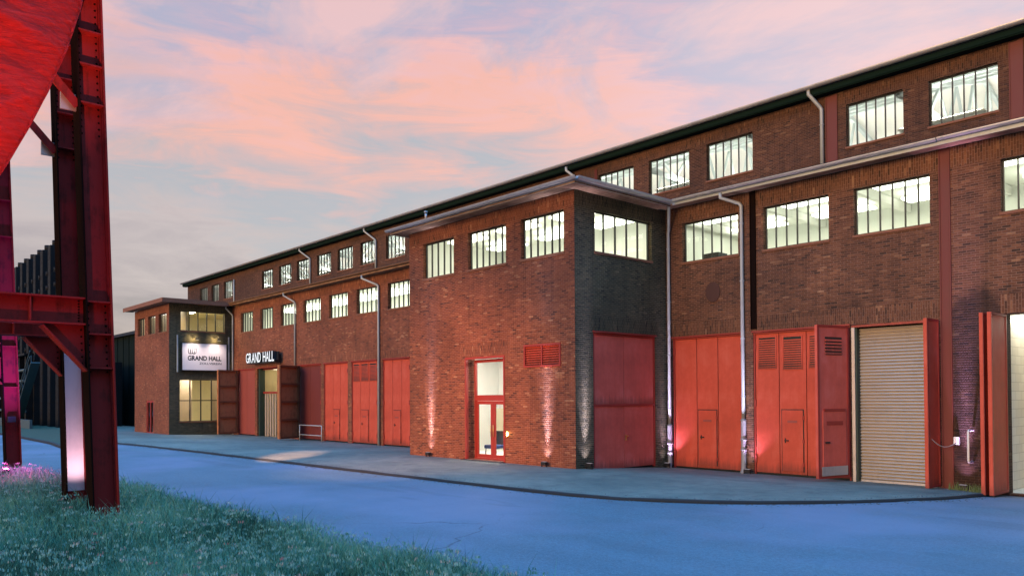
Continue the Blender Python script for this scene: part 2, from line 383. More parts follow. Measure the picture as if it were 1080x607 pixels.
# ------------------------------------------------------------------ ground
def sst(a, b, x):
    t = min(1, max(0, (x-a)/(b-a))); return t
def g(x, y):
    k = sst(-30, -38, x) if x < -30 else 0
    yf = 19.3 + (14.5-19.3)*k
    return -.27*sst(yf, 24.3, y)
KERB = [(-170,12.3),(-110,12.5),(-60,12.9),(-48,13.1),(-42.7,13.45),(-33,13.72),(-25,13.84),(-19.5,14.02),(-16,14.1),(-13.74,14.28),(-12.4,14.6),(-11.43,15.05),(-10.5,15.6),(-9.7,16.3),(-8.95,17.1),(-8.29,18.0),(-7.8,18.8),(-7.5,19.6),(-7.35,20.4),(-7.28,21.4),(-7.26,22.6),(-7.25,24.2)]
def sheet(name, xs, yfun, mat, dz, label=None):
    mb = MB(); verts = []; faces = []
    ny = None
    for x in xs:
        ys = yfun(x); ny = len(ys)
        for y in ys: verts.append((x, y, g(x, y) + dz))
    for i in range(len(xs)-1):
        for j in range(ny-1): faces.append((i*ny+j, (i+1)*ny+j, (i+1)*ny+j+1, i*ny+j+1))
    mb.indexed(verts, faces); o = obj(name, mb, mat, origin=(0,0,0), smooth=True); tag(o, kind='structure'); return o
gm = MB(); gm.face([(-900,-900,-.7),(900,-900,-.7),(900,900,-.7),(-900,900,-.7)])
tag(obj('ground', gm, M['soil'], origin=(0,0,0)), kind='structure')
sheet('road', [-170+2*i for i in range(101)], lambda x: [-40+2*i for i in range(23)] + [5+.75*i for i in range(20)] + [19.3,20.5,22,23.2,24.3,24.8], M['road'], -.065)
# densify kerb line
KP = []
for (a, b) in zip(KERB, KERB[1:]):
    n = max(1, int(math.hypot(b[0]-a[0], b[1]-a[1]) / 1.0)) if b[0] > -60 else 6
    for i in range(n): KP.append((a[0]+(b[0]-a[0])*i/n, a[1]+(b[1]-a[1])*i/n))
KP.append(KERB[-1])
ap = MB(); vv = []; ff = []; ny = 14
for (x, y) in KP:
    for j in range(ny):
        yy = y + (24.6-y)*j/(ny-1); vv.append((x, yy, g(x, yy)))
for i in range(len(KP)-1):
    for j in range(ny-1): ff.append((i*ny+j, (i+1)*ny+j, (i+1)*ny+j+1, i*ny+j+1))
ap.indexed(vv, ff); tag(obj('apron_pavement', ap, M['apron'], origin=(0,0,0), smooth=True), kind='structure')
kb = MB(); prev = None
for i, (x, y) in enumerate(KP):
    a = KP[max(0,i-1)]; b = KP[min(len(KP)-1,i+1)]; d = Vector((b[0]-a[0], b[1]-a[1])); d.normalize(); n = Vector((d.y, -d.x))
    jit = random.uniform(-.03,.03); top = .010 + random.uniform(-.014,.008)
    z = g(x, y)
    ring = [(x+n.x*(.11+jit), y+n.y*(.11+jit), z-.2), (x+n.x*(.11+jit), y+n.y*(.11+jit), z+top-.03), (x+n.x*(.09+jit), y+n.y*(.09+jit), z+top), (x-n.x*.03, y-n.y*.03, z+top), (x-n.x*.03, y-n.y*.03, z-.2)]
    if prev: kb.indexed(prev + ring, [(k, k+1, 5+k+1, 5+k) for k in range(4)])
    prev = ring
tag(obj('kerb', kb, M['kerb'], origin=(0,0,0)), kind='structure')

# loose grit and crumbs along the kerb and at the foot of the walls
gm = MB(); rg = random.Random(5)
def pebble(x, y, z, r):
    v = [(x+r*(rg.random()-.5)*.5+dx*r*rg.uniform(.6,1.1), y+dy*r*rg.uniform(.6,1.1), z+dz*r*rg.uniform(.4,.8)) for dx,dy,dz in ((1,0,0),(0,1,0),(-1,0,0),(0,-1,0),(0,0,1))]
    gm.indexed(v, [(0,1,4),(1,2,4),(2,3,4),(3,0,4)])
for i in range(2600):
    k = rg.randrange(len(KP)-1); t_ = rg.random(); x = KP[k][0]+(KP[k+1][0]-KP[k][0])*t_; y = KP[k][1]+(KP[k+1][1]-KP[k][1])*t_
    if x < -50: continue
    o_ = abs(rg.gauss(0,.16))+.14; d = Vector((KP[k+1][0]-KP[k][0], KP[k+1][1]-KP[k][1])).normalized(); sgn = 1 if rg.random() < .75 else -1
    x += d.y*o_*sgn; y -= d.x*o_*sgn; pebble(x, y, g(x,y) - (.062 if sgn > 0 else -.002), rg.uniform(.008,.03))
for i in range(700): x = rg.uniform(-45,-8); y = (19.2 if -28 < x < -18.3 else 24.2) - abs(rg.gauss(0,.18)) - .05; pebble(x, y, g(x,y)+.002, rg.uniform(.006,.022))
M['grit'] = paint('grit', (.10,.11,.11), .9, .5, 3)
tag(obj('loose_grit', gm, M['grit'], origin=(0,0,0)), kind='stuff')
def edge_y(x):
    if x > -24: return 6.9 + .12*math.sin(x*.7) + .07*math.sin(x*2.3+1)
    return 6.8 - .17*(-24-x)
def vz(x, y):
    e = edge_y(x) - y
    return -.1 + .13*sst(0, .8, e) + (.05*math.sin(x*.45+y*.6) + .03*math.sin(x*1.3-y))*sst(.3, 2, e)
vg = MB(); vv = []; ff = []; xs = [-70+.75*i for i in range(105)]; ny = 36
for x in xs:
    e = edge_y(x)
    for j in range(ny):
        y = e - 34*(j/(ny-1))**2; vv.append((x, y, vz(x, y)))
for i in range(len(xs)-1):
    for j in range(ny-1): ff.append((i*ny+j, i*ny+j+1, (i+1)*ny+j+1, (i+1)*ny+j))
vg.indexed(vv, ff); tag(obj('grass_verge_ground', vg, M['soil'], origin=(0,0,0), smooth=True), kind='structure')
# grass island beyond the bend of the road
isl = MB(); L = [(-44,9.7),(-50,10.3),(-62,10.6),(-80,10.4),(-140,9)]; H = [(-44,9.9),(-52,12.0),(-62,14.5),(-80,17),(-140,22)]
for i in range(4): isl.face([(*L[i],.02),(*H[i],.02),(*H[i+1],.02),(*L[i+1],.02)])
M['far_grass'] = paint('mown grass', (.035,.065,.035), .9, .6, 2, 0, .5)
tag(obj('far_grass_ground', isl, M['far_grass'], origin=(0,0,0)), kind='structure')
ik = MB()
for i in range(4): ik.bar((*L[i],-.04), (*L[i+1],-.04), .18, .2)
tag(obj('far_kerb', ik, M['kerb'], origin=(0,0,0)), kind='structure')

# grass blades
def scatter(name, n, hmin, hmax, wid, mat, label, zone, clump, seed):
    r = np.random.default_rng(seed); out = []
    need = n
    X = []; Yv = []
    while len(X) < need:
        # denser close to the camera: sample distance and bearing
        d = 7.5*np.exp(r.random(40000)*np.log(34/7.5)); th = r.random(40000)
        b = R(84) + th*R(78); x = -d*np.sin(b)*1.0; x = -d*np.abs(np.sin(b)); y = -d*np.cos(b)
        x2 = -d*np.cos((th-.12)*R(56)); y2 = d*np.sin((th-.12)*R(56))
        e = np.array([edge_y(q) for q in x2]); cl = np.sin(x2*1.7+np.sin(y2*2.1)*1.4)*np.sin(y2*1.9+np.cos(x2*1.1)*1.7)
        edge_keep = r.random(len(x2)) < np.clip((e-y2)/.45, .0, 1)**.6
        keep = zone(x2, y2) & (y2 < e) & edge_keep & (r.random(len(x2)) < np.clip(.75 + clump*cl, .05, 1))
        X += x2[keep].tolist(); Yv += y2[keep].tolist()
    X = np.array(X[:need]); Yv = np.array(Yv[:need]); Z = np.array([vz(a, b) for a, b in zip(X, Yv)])
    return X, Yv, Z, r
def blade_mesh(name, X, Yv, Z, h, w, lean, tint, mat):
    n = len(X); a = rng.random(n)*2*np.pi; la = rng.random(n)*2*np.pi
    dx, dy = np.cos(a)*w/2, np.sin(a)*w/2; lx, ly = np.cos(la)*lean*h, np.sin(la)*lean*h
    V = np.empty((n, 5, 3))
    V[:,0] = np.stack([X-dx, Yv-dy, Z-.02], 1); V[:,1] = np.stack([X+dx, Yv+dy, Z-.02], 1)
    V[:,2] = np.stack([X+dx*.75+lx*.3, Yv+dy*.75+ly*.3, Z+h*.55], 1); V[:,3] = np.stack([X-dx*.75+lx*.3, Yv-dy*.75+ly*.3, Z+h*.55], 1)
    V[:,4] = np.stack([X+lx, Yv+ly, Z+h], 1)
    me = bpy.data.meshes.new(name); me.vertices.add(n*5); me.vertices.foreach_set('co', V.ravel())
    b = (np.arange(n)*5)[:,None]; loops = np.concatenate([b+np.array([[0,1,2,3]]), b+np.array([[3,2,4]])], 1).ravel()
    me.loops.add(n*7); me.loops.foreach_set('vertex_index', loops)
    me.polygons.add(n*2); st = (np.arange(n)*7)[:,None] + np.array([[0,4]]); me.polygons.foreach_set('loop_start', st.ravel())
    at = me.attributes.new('tint', 'FLOAT', 'POINT'); at.data.foreach_set('value', np.repeat(tint, 5).astype(np.float32))
    me.materials.append(mat); me.update(calc_edges=True); me.validate()
    o = bpy.data.objects.new(name, me); COL.objects.link(o); return o
def nofoot(x, y):
    k = np.ones(len(x), bool)
    for cx, cy in ((-17,4.41),(-20.5,4.72),(-32,5.4)): k &= ~((x-cx > -.34) & (x-cx < .95) & (np.abs(y-cy+.12) < .46))
    return k
X, Yv, Z, r_ = scatter('g', 150000, 0, 0, 0, None, '', nofoot, .25, 11)
tc = .45 + .25*np.sin(X*.9+Yv*1.3)*np.cos(Yv*.8-X*.35) + .22*r_.standard_normal(len(X))
tall = np.clip(np.sin(X*1.1+2*np.sin(Yv*.9))*np.cos(Yv*1.4-X*.5), 0, 1)
h = (.09 + .2*r_.random(len(X))**1.5)*(1+.7*tall) + .26*(r_.random(len(X)) > .982)
dist = np.hypot(X, Yv)
tag(blade_mesh('meadow_grass', X, Yv, Z, h, np.maximum(.008, dist*.00075), .25+.5*r_.random(len(X)), np.clip(tc, 0, 1), M['grass']), kind='stuff')
# pale umbels: little flat stars of blades on top of stems
X, Yv, Z, r_ = scatter('f', 4600, 0, 0, 0, None, '', lambda x, y: nofoot(x, y) & (y < 6.4), .75, 23)
k = 7; n = len(X); hh = .2 + .2*r_.random(n)
Xr = np.repeat(X, k) + r_.normal(0, .028, n*k); Yr = np.repeat(Yv, k) + r_.normal(0, .028, n*k); Zr = np.repeat(Z+hh, k) + r_.normal(0, .008, n*k)
tf = np.clip(np.repeat(.45+.3*r_.standard_normal(n), k), 0, .95); tf[np.repeat(r_.random(n) > .985, k)] = 1
tag(blade_mesh('wild_flowers', Xr, Yr, Zr, np.full(n*k, .013), np.full(n*k, .015), np.full(n*k, .9), tf, M['flower']), kind='stuff')

# ------------------------------------------------------------------ the hall
PY = 19.27; PX0, PX1 = -28.03, -18.3; MY = 24.3; UY = 30.0; LX = -59.08; LX0 = -67.03; LY = 19.63; XE = 4.0; UX0 = -84.56
hall = empty('brick_industrial_hall', (-30, 24.3, -.3))
tag(hall, 'long red-brown brick industrial hall with lit window bands and red steel doors', 'building')
pP, pS, pM, pU, pL, pLs = Plane('Y',PY), Plane('X',PX1), Plane('Y',MY), Plane('Y',UY), Plane('Y',LY), Plane('X',LX)
pPl = Plane('X', PX0)
ZW0, ZW1 = 7.38, 8.83
P_win = [(-27.02,-24.93),(-24.04,-21.79),(-20.97,-18.8)]
M_win = [(-17.55,-15.2),(-14.22,-11.92),(-11.11,-8.88),(-7.05,-4.8),(-4.0,-1.7)]
ML_win = [(-57.49,-55.31),(-54.1,-52.02),(-50.85,-48.6),(-47.53,-45.23),(-44.14,-41.89),(-40.85,-38.5),(-37.49,-35.26)]
U_win = [(-81.08,-79.04),(-78.05,-76.12),(-74.96,-72.85),(-66.48,-64.21),(-63.12,-60.83),(-59.81,-57.53),(-56.43,-54.18),(-53.17,-50.95),(-49.88,-47.71),(-46.49,-44.17),(-26.8,-24.5),(-23.58,-21.26),(-20.33,-18.02),(-13.97,-11.83),(-10.95,-8.74),(-7.6,-5.4)]
ZU0, ZU1 = 12.02, 13.66
L_win = [(-66.3,-64.6),(-63.8,-62.1),(-61.35,-59.6)]
# ---- walls
obj('wall', wall_mb(pP, PX0, PX1, -.6, 9.4, [(a,b,ZW0,ZW1) for a,b in P_win] + [(-24.24,-21.88,.02,3.97,.5), (-20.83,-18.97,3.47,4.28,.2)],
    [(PX0,PX1,8.87,9.4)] + [(-24.5,-21.6,4.0,4.5)]), M['brick'], hall)
obj('wall', wall_mb(pS, PY, MY, -.6, 9.4, [(20.29,23.43,7.44,8.86), (20.17,23.59,-.2,4.63,.16)], [(PY,MY,8.9,9.4),(20.0,23.8,4.66,5.2)]), M['brick_dark'], hall)
wl = MB(); pw = [(PX0,PY),(PX0,MY)]; wl.face([(PX0,MY,-.6),(PX0,PY,-.6),(PX0,PY,9.4),(PX0,MY,9.4)]); obj('wall', wl, M['brick_dark'], hall)
DR = dict(D1=(-18.03,-15.06), D2=(-14.66,-11.28), RO=(-11.22,-8.72), GA=(-6.95,-3.6))
DL = dict(B=(-57.95,-55.0), EN=(-54.62,-51.4), DD=(-48.2,-45.2), c=(-44.8,-41.88), d=(-41.44,-38.61), e=(-38.02,-35.35))
ZD = 4.58
sol = [(a-.15,b+.15,ZD+.03,ZD+.55) for a,b in DR.values()]
obj('wall', wall_mb(pM, PX1, XE, -.7, 9.45, [(a,b,ZW0,ZW1) for a,b in M_win] + [(a,b,-.28,ZD,.3 if k in ('RO','GA') else .12) for k,(a,b) in DR.items()],
    [(PX1,XE,8.87,9.45)] + sol), M['brick_stained'], hall)
sol = [(a-.15,b+.15,ZD+.03,ZD+.5) for a,b in DL.values()]
obj('wall', wall_mb(pM, LX, PX0, -.7, 9.45, [(a,b,ZW0,ZW1) for a,b in ML_win] + [(a,b,-.28,ZD,.5 if k == 'EN' else .14) for k,(a,b) in DL.items()],
    [(LX,PX0,8.87,9.45)] + sol), M['brick'], hall)
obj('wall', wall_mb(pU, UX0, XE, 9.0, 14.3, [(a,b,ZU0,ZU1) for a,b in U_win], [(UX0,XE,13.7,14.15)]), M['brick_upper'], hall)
ew = MB(); ew.face([(UX0,50,-.7),(UX0,UY,-.7),(UX0,UY,14.3),(UX0,50,14.3)]); ew.face([(XE,UY,-.7),(XE,50,-.7),(XE,50,14.3),(XE,UY,14.3)]); ew.face([(XE,MY,-.7),(XE,UY,-.7),(XE,UY,10.5),(XE,MY,9.45)])
ew.face([(XE,50,-.7),(UX0,50,-.7),(UX0,50,14.3),(XE,50,14.3)]); ew.face([(UX0,UY,-.7),(LX0,UY,-.7),(LX0,UY,9),(UX0,UY,9)])
obj('end_wall', ew, M['brick_brown'], hall)
obj('wall', wall_mb(pL, LX0, LX, -.7, 9.4, [(a,b,7.38,8.75) for a,b in L_win] + [(-64.15,-62.45,-.22,2.33,.2)], [(LX0,LX,8.8,9.4),(-64.4,-62.2,2.36,2.8)]), M['brick'], hall)
obj('wall', wall_mb(pLs, LY, MY, -.7, 9.4, [(20.46,23.72,7.45,8.88),(20.39,23.55,.78,3.85)], [(LY,MY,8.9,9.4),(20.2,23.8,3.88,4.3)]), M['brick_dark'], hall)
lw = MB(); lw.face([(LX0,UY,-.7),(LX0,LY,-.7),(LX0,LY,9.4),(LX0,UY,9.4)]); obj('wall', lw, M['brick'], hall)

# ---- windows
def window(pl, u0, u1, v0, v1, n, bars=0, d=.15, frame='mullion', sill=True, mw=.035):
    mb = MB(); f = .04
    pl.box(mb, u0+.004, u1-.004, v0+.004, v0+f, d, d+.06); pl.box(mb, u0+.004, u1-.004, v1-f, v1-.004, d, d+.06)
    pl.box(mb, u0+.004, u0+f, v0+f, v1-f, d, d+.06); pl.box(mb, u1-f, u1-.004, v0+f, v1-f, d, d+.06)
    for k in range(1, n):
        u = u0 + (u1-u0)*k/n; pl.box(mb, u-mw/2, u+mw/2, v0+f, v1-f, d-.012, d+.05)
    for k in range(1, bars+1):
        v = v0 + (v1-v0)*k/(bars+1); pl.box(mb, u0+f, u1-f, v-.035, v+.035, d+.002, d+.046)
    w = obj('window', mb, M[frame], hall)
    p = MB(); P = [(u0+.02,v0+.02),(u1-.02,v0+.02),(u1-.02,v1-.02),(u0+.02,v1-.02)]; p.face([pl.pt(*q, d+.03) for q in P])
    obj('pane', p, M['glass'], w)
    if sill:
        s = MB(); pl.box(s, u0-.04, u1+.04, v0-.085, v0-.003, -.035, d-.002); obj('sill', s, M['brick_sill'], w, bevel=.008)
    return w
M['brick_sill'] = paint('brick sill', (.22,.085,.045), .8, .6, 4)
for i, (a, b) in enumerate(P_win): window(pP, a, b, ZW0, ZW1, (5,6,6)[i], mw=.036)
window(pS, 20.29, 23.43, 7.44, 8.86, 5, mw=.045)
for a, b in M_win: window(pM, a, b, ZW0, ZW1, 6, mw=.034)
for a, b in ML_win: window(pM, a, b, ZW0, ZW1, 5, mw=.05)
for a, b in U_win: window(pU, a, b, ZU0, ZU1, 6 if a > -30 else 5, mw=.036 if a > -30 else .065)
for a, b in L_win: window(pL, a, b, 7.38, 8.75, 4, mw=.07)
window(pLs, 20.46, 23.72, 7.45, 8.88, 5, mw=.07)
window(pLs, 20.39, 23.55, .78, 3.85, 4, 1, mw=.08)

# ---- rooms behind the glass, with their lamps
def room(name, x0, x1, y0, y1, z0, z1, mat, floor=True, openy=True):
    mb = MB()
    if not openy: mb.face([(x1,y0,z0),(x0,y0,z0),(x0,y0,z1),(x1,y0,z1)])
    mb.face([(x0,y1,z0),(x1,y1,z0),(x1,y1,z1),(x0,y1,z1)]); mb.face([(x0,y0,z0),(x0,y1,z0),(x0,y1,z1),(x0,y0,z1)])
    if name != 'corner': mb.face([(x1,y1,z0),(x1,y0,z0),(x1,y0,z1),(x1,y1,z1)])
    mb.face([(x0,y1,z1),(x1,y1,z1),(x1,y0,z1),(x0,y0,z1)]); mb.face([(x0,y0,z0),(x1,y0,z0),(x1,y1,z0),(x0,y1,z0)])
    return mb
E_COOL = emit('cool tube light', (.97,1,.84), 5.8); E_WARM = emit('warm tube light', (1,.95,.80), 6.5); E_HALL = emit('hall lamp', (1,.92,.84), 48); E_FOY = emit('foyer lamp', (1,.94,.88), 30); E_LOB = emit('lobby lamp', (1,.82,.55), 5); E_DIM = emit('dim lamp', (1,.88,.78), 3); E_AMB = emit('amber lamp', (1,.91,.70), 95)
def lamp(room_, x0, x1, y0, y1, z, mat):
    k_ = 0 if mat == E_AMB else .4; mb = MB(); mb.box(x0-k_*.6, x1+k_*.6, y0-k_*.7, y1+k_*.7, z+.02, z+.09); return obj('ceiling_lamp', mb, mat, room_)
Z9 = 9.3
gr1 = obj('gallery_room', room('r', PX1+.02, XE-.05, MY+.26, 29.8, 6.9, Z9, M['wall_in']), M['wall_in'], hall)
for x in (-16.6,-13.2,-10.0,-6.4,-3.0): lamp(gr1, x-.8, x+.8, 25.6, 25.75, 9.02, E_COOL); lamp(gr1, x-.8, x+.8, 28.0, 28.15, 9.02, E_COOL)
gb = MB()
for x in (-18,-14.8,-11.6,-8.4,-5.2,-2): gb.box(x-.1, x+.1, MY+.3, 29.75, 9.0, 9.28)
obj('ceiling_beam', gb, M['white'], gr1)
ob = MB(); ob.box(-17.3,-16.6,25.2,25.8,6.95,7.75); obj('cabinet', ob, M['charcoal'], gr1)
ob = MB(); ob.box(-14.0,-13.0,25.3,25.8,6.95,7.6); obj('cabinet', ob, M['charcoal'], gr1)
gr2 = obj('gallery_room', room('r', LX+.02, PX0-.02, MY+.26, 29.8, 6.9, Z9, M['wall_in']), M['wall_in'], hall)
for i in range(7): x = -56.4+3.33*i; lamp(gr2, x-1.0, x+1.0, 27.6, 28.6, 9.1, E_COOL)
gr3 = obj('gallery_room', room('r', PX0+.02, PX1-.27, PY+.26, MY+.2, 6.9, Z9-.02, M['wall_in']), M['wall_in'], hall)
# the last room also opens to the side window
bpy.data.meshes.remove(gr3.data) if False else None
def room_open_side():
    x0,x1,y0,y1,z0,z1 = PX0+.02, PX1-.26, PY+.26, MY+.2, 6.9, Z9-.02; mb = MB()
    mb.face([(x0,y1,z0),(x1,y1,z0),(x1,y1,z1),(x0,y1,z1)]); mb.face([(x0,y0,z0),(x0,y1,z0),(x0,y1,z1),(x0,y0,z1)])
    mb.face([(x0,y1,z1),(x1,y1,z1),(x1,y0,z1),(x0,y0,z1)]); mb.face([(x0,y0,z0),(x1,y0,z0),(x1,y1,z0),(x0,y1,z0)])
    return mb
bpy.data.objects.remove(gr3); gr3 = obj('gallery_room', room_open_side(), M['wall_in'], hall)
for x in (-26,-22.9,-19.8): lamp(gr3, x-.75, x+.75, 20.8, 20.95, 9.0, E_WARM); lamp(gr3, x-.75, x+.75, 23.0, 23.15, 9.0, E_COOL)
uh = MB(); x0,x1,y0,y1,z0 = UX0+.1, XE-.1, UY+.26, 49.8, 9.6
uh.face([(x0,y1,z0),(x1,y1,z0),(x1,y1,13.9),(x0,y1,13.9)]); uh.face([(x0,y0,z0),(x0,y1,z0),(x0,y1,14.2),(x0,40,17),(x0,y0,14.2)]); uh.face([(x1,y1,z0),(x1,y0,z0),(x1,y0,14.2),(x1,40,17),(x1,y1,14.2)])
uh.face([(x0,40,17),(x1,40,17),(x1,y0,14.2),(x0,y0,14.2)]); uh.face([(x0,y1,14.2),(x1,y1,14.2),(x1,40,17),(x0,40,17)]); uh.face([(x0,y0,z0),(x1,y0,z0),(x1,y1,z0),(x0,y1,z0)])
uhall = obj('upper_hall_room', uh, M['wall_in'], hall)
M['truss'] = paint('pale truss paint', (.62,.72,.72), .5, .2)
for i in range(14):
    x = -80.4 + 6.2*i; t = MB()
    t.bar((x,30.4,13.7),(x,49.6,13.7),.16,.2); t.bar((x,30.4,13.9),(x,40,16.7),.16,.2); t.bar((x,49.6,13.9),(x,40,16.7),.16,.2)
    for k in range(5): t.bar((x,31.5+2*k,13.7),(x,32.5+2*k,14.3+.6*k),.1); t.bar((x,33.5+2*k,13.7),(x,32.5+2*k,14.3+.6*k),.1)
    obj('roof_truss', t, M['truss'], uhall)
pu = MB()
for k in range(4): pu.box(x0,x1,31.6+2.2*k,31.75+2.2*k,14.25+.64*k,14.4+.64*k)
obj('purlin', pu, M['truss'], uhall)
def uplamp(x, y, z):
    mb = MB(); mb.box(x-1.6, x+1.6, y-.25, y+.25, z-.06, z); o = obj('hall_lamp', mb, M['white'], uhall); mb = MB(); mb.box(x-1.5, x+1.5, y-.2, y+.2, z+.002, z+.02); obj('lamp_tube', mb, E_HALL, o)
for i in range(14):
    uplamp(-80+6.2*i, 33.6, 13.3); uplamp(-80+6.2*i, 38.5, 13.6); uplamp(-80+6.2*i, 45, 13.4)
def lroom(z0, z1):
    x0,x1,y0,y1 = LX0+.1, LX-.26, LY+.26, 29.5; mb = MB()
    mb.face([(x0,y1,z0),(x1,y1,z0),(x1,y1,z1),(x0,y1,z1)]); mb.face([(x0,y0,z0),(x0,y1,z0),(x0,y1,z1),(x0,y0,z1)])
    mb.face([(x1,y1,z0),(x1,24.0,z0),(x1,24.0,z1),(x1,y1,z1)])
    mb.face([(x0,y1,z1),(x1,y1,z1),(x1,y0,z1),(x0,y0,z1)]); mb.face([(x0,y0,z0),(x1,y0,z0),(x1,y1,z0),(x0,y1,z0)]); return mb
lr = obj('upper_annex_room', lroom(6.9, 9.2), M['beige_in'], hall)
# a partition keeps the front windows dim
pt = MB(); pt.box(LX0+.15, -59.6, LY+1.4, LY+1.5, 6.92, 9.18); obj('partition', pt, M['beige_in'], lr); lamp(lr, -66.5, -60.5, LY+.9, LY+1.2, 9.0, E_DIM)
lamp(lr, -61.6, -59.9, 22.0, 22.2, 9.0, E_AMB); lamp(lr, -61.6, -59.9, 25.0, 25.2, 9.0, E_AMB)
lr2 = obj('lower_annex_room', lroom(-.1, 4.4), M['beige_in'], hall)
pt = MB(); pt.box(LX0+.15, -59.5, LY+.6, LY+.7, -.05, 4.35); obj('partition', pt, M['beige_in'], lr2)
lamp(lr2, -61.8, -60.0, 22.0, 22.2, 4.2, E_AMB); lamp(lr2, -61.8, -60.0, 25.5, 25.7, 4.2, E_AMB)
cu = MB(); cu.box(-62.2,-62.0,20.6,22.3,0,4.3); cu.box(-60.8,-60.7,23.3,24.0,0,4.3); obj('curtain', cu, M['wood_slat'], lr2)

# ---- roofs, soffits, gutters
def roof_slab(name, x0, x1, y0, z0, y1, z1, th=.12):
    mb = MB(); mb.hexa([(x0,y0,z0),(x1,y0,z0),(x1,y1,z1),(x0,y1,z1)], [(x0,y0,z0+th),(x1,y0,z0+th),(x1,y1,z1+th),(x0,y1,z1+th)]); return mb
OV = .7
rf = obj('roof', roof_slab('r', LX+OV, PX0-OV, MY-.55, 9.56, UY-.004, 9.7), M['roof'], hall)
obj('roof', roof_slab('r', PX1+OV+.0, XE+.5, MY-.55, 9.56, UY-.004, 9.7), M['roof'], hall)
rp = MB(); a0,a1,b0,b1 = PX0-OV+.06, PX1+OV-.06, PY-OV+.06, MY-.56
rp.hexa([(a0,b0,9.55),(a1,b0,9.55),(a1,UY-.01,9.55),(a0,UY-.01,9.55)], [(a0,b0,9.62),(a1,b0,9.62),(a1-.4,UY-.01,9.68),(a0+.4,UY-.01,9.68)]); obj('roof', rp, M['roof'], hall)
rl = MB(); a0,a1,b0 = LX0-OV, LX+OV-.06, LY-OV+.06
rl.hexa([(a0,b0,9.55),(a1,b0,9.55),(a1,UY-.01,9.55),(a0,UY-.01,9.55)], [(a0,b0,9.66),(a1,b0,9.66),(a1,UY-.01,9.74),(a0,UY-.01,9.74)]); obj('roof', rl, M['roof'], hall)
ru = MB(); ru.hexa([(UX0-.5,UY-.42,14.46),(XE+.5,UY-.42,14.46),(XE+.5,40,17.3),(UX0-.5,40,17.3)], [(UX0-.5,UY-.42,14.6),(XE+.5,UY-.42,14.6),(XE+.5,40,17.45),(UX0-.5,40,17.45)]); 
ru.hexa([(UX0-.5,40,17.3),(XE+.5,40,17.3),(XE+.5,50.4,14.3),(UX0-.5,50.4,14.3)], [(UX0-.5,40,17.45),(XE+.5,40,17.45),(XE+.5,50.4,14.45),(UX0-.5,50.4,14.45)]); obj('roof', ru, M['roof'], hall)
gw = MB(); gw.face([(UX0,50,14.3),(UX0,UY,14.3),(UX0,40,17.28)]); obj('end_wall', gw, M['brick_brown'], hall)
def soffit_slab(x0, x1, y0, y1, z): 
    mb = MB(); mb.box(x0, x1, y0, y1, z, z+.05); return mb
obj('soffit', soffit_slab(LX+.0, PX0-.004, MY-.5, MY-.004, 9.47), M['soffit'], hall)
obj('soffit', soffit_slab(PX1+.004, XE+.4, MY-.5, MY-.004, 9.47), M['soffit'], hall)
sp = MB(); sp.box(PX0-OV+.1, PX1+OV-.1, PY-OV+.1, PY-.004, 9.41, 9.46); sp.box(PX1+.004, PX1+OV-.1, PY-.002, MY-.51, 9.41, 9.46); sp.box(PX0-OV+.1, PX0-.004, PY-.002, MY-.51, 9.41, 9.46); obj('soffit', sp, M['soffit'], hall)
sl = MB(); sl.box(LX0-OV+.1, LX+OV-.1, LY-OV+.1, LY-.004, 9.41, 9.46); sl.box(LX+.004, LX+OV-.1, LY-.002, MY-.51, 9.41, 9.46); obj('soffit', sl, M['soffit'], hall)
su = MB(); su.box(UX0-.4, XE+.4, UY-.36, UY-.004, 14.23, 14.28); obj('soffit', su, M['fascia'], hall)
fu = MB(); fu.box(UX0-.42, XE+.42, UY-.40, UY-.362, 14.27, 14.47); obj('fascia_board', fu, M['fascia'], hall)
HALF = [(.085*math.cos(t), .085*math.sin(t)) for t in [math.pi + math.pi*k/10 for k in range(11)]] + [(.085,.012),(.073,.012)] + [(.073*math.cos(t), .073*math.sin(t)) for t in [2*math.pi - math.pi*k/10 for k in range(11)]] + [(-.085,.0)]
def gutter(axis, c, z, t0, t1, mat='zinc', s=1.0, bracket=1.2):
    mb = MB(); fn = (lambda a,b,t: (t, c+a*s, z+b*s)) if axis == 'X' else (lambda a,b,t: (c+a*s, t, z+b*s))
    mb.prism(HALF, fn, t0, t1)
    return obj('gutter', mb, M[mat], hall, smooth=False)
M['rust_gutter'] = rusty('rusty gutter', (.22,.11,.06), (.12,.05,.02), .6)
gutter('X', MY-.6, 9.62, LX+OV+.1, PX0-OV-.08, 'rust_gutter'); gutter('X', MY-.6, 9.62, PX1+OV+.08, -8.46); gutter('X', MY-.585, 9.632, -8.44, XE+.4)
gutter('X', PY-OV, 9.58, PX0-OV, PX1+OV+.08, s=1.2); gutter('Y', PX1+OV, 9.58, PY-OV+.1, MY-.62, s=1.2)
fb = MB(); fb.box(PX0-OV+.09, PX1+OV-.11, PY-OV+.112, PY-OV+.13, 9.40, 9.6); fb.box(PX1+OV-.13,PX1+OV-.112, PY-OV+.13, MY-.5, 9.40, 9.6); fb.box(PX0-OV+.09,PX0-OV+.108,PY-OV+.13,MY-.5,9.4,9.6); obj('fascia_board', fb, M['zinc'], hall)
fb = MB(); fb.box(PX1+OV, XE+.4, MY-.52, MY-.502, 9.44, 9.62); obj('fascia_board', fb, M['zinc_dull'], hall)
fb = MB(); fb.box(LX, PX0-OV-.05, MY-.52, MY-.502, 9.44, 9.62); obj('fascia_board', fb, M['soffit'], hall)
fb = MB(); fb.box(LX0-OV, LX+OV-.02, LY-OV+.0, LY-OV+.05, 9.38, 9.68); fb.box(LX+OV-.05, LX+OV-.002, LY-OV+.052, MY-.52, 9.38, 9.68); obj('fascia_board', fb, M['brick_sill'], hall)
gutter('X', UY-.52, 14.60, UX0-.5, XE+.5, s=1.5)

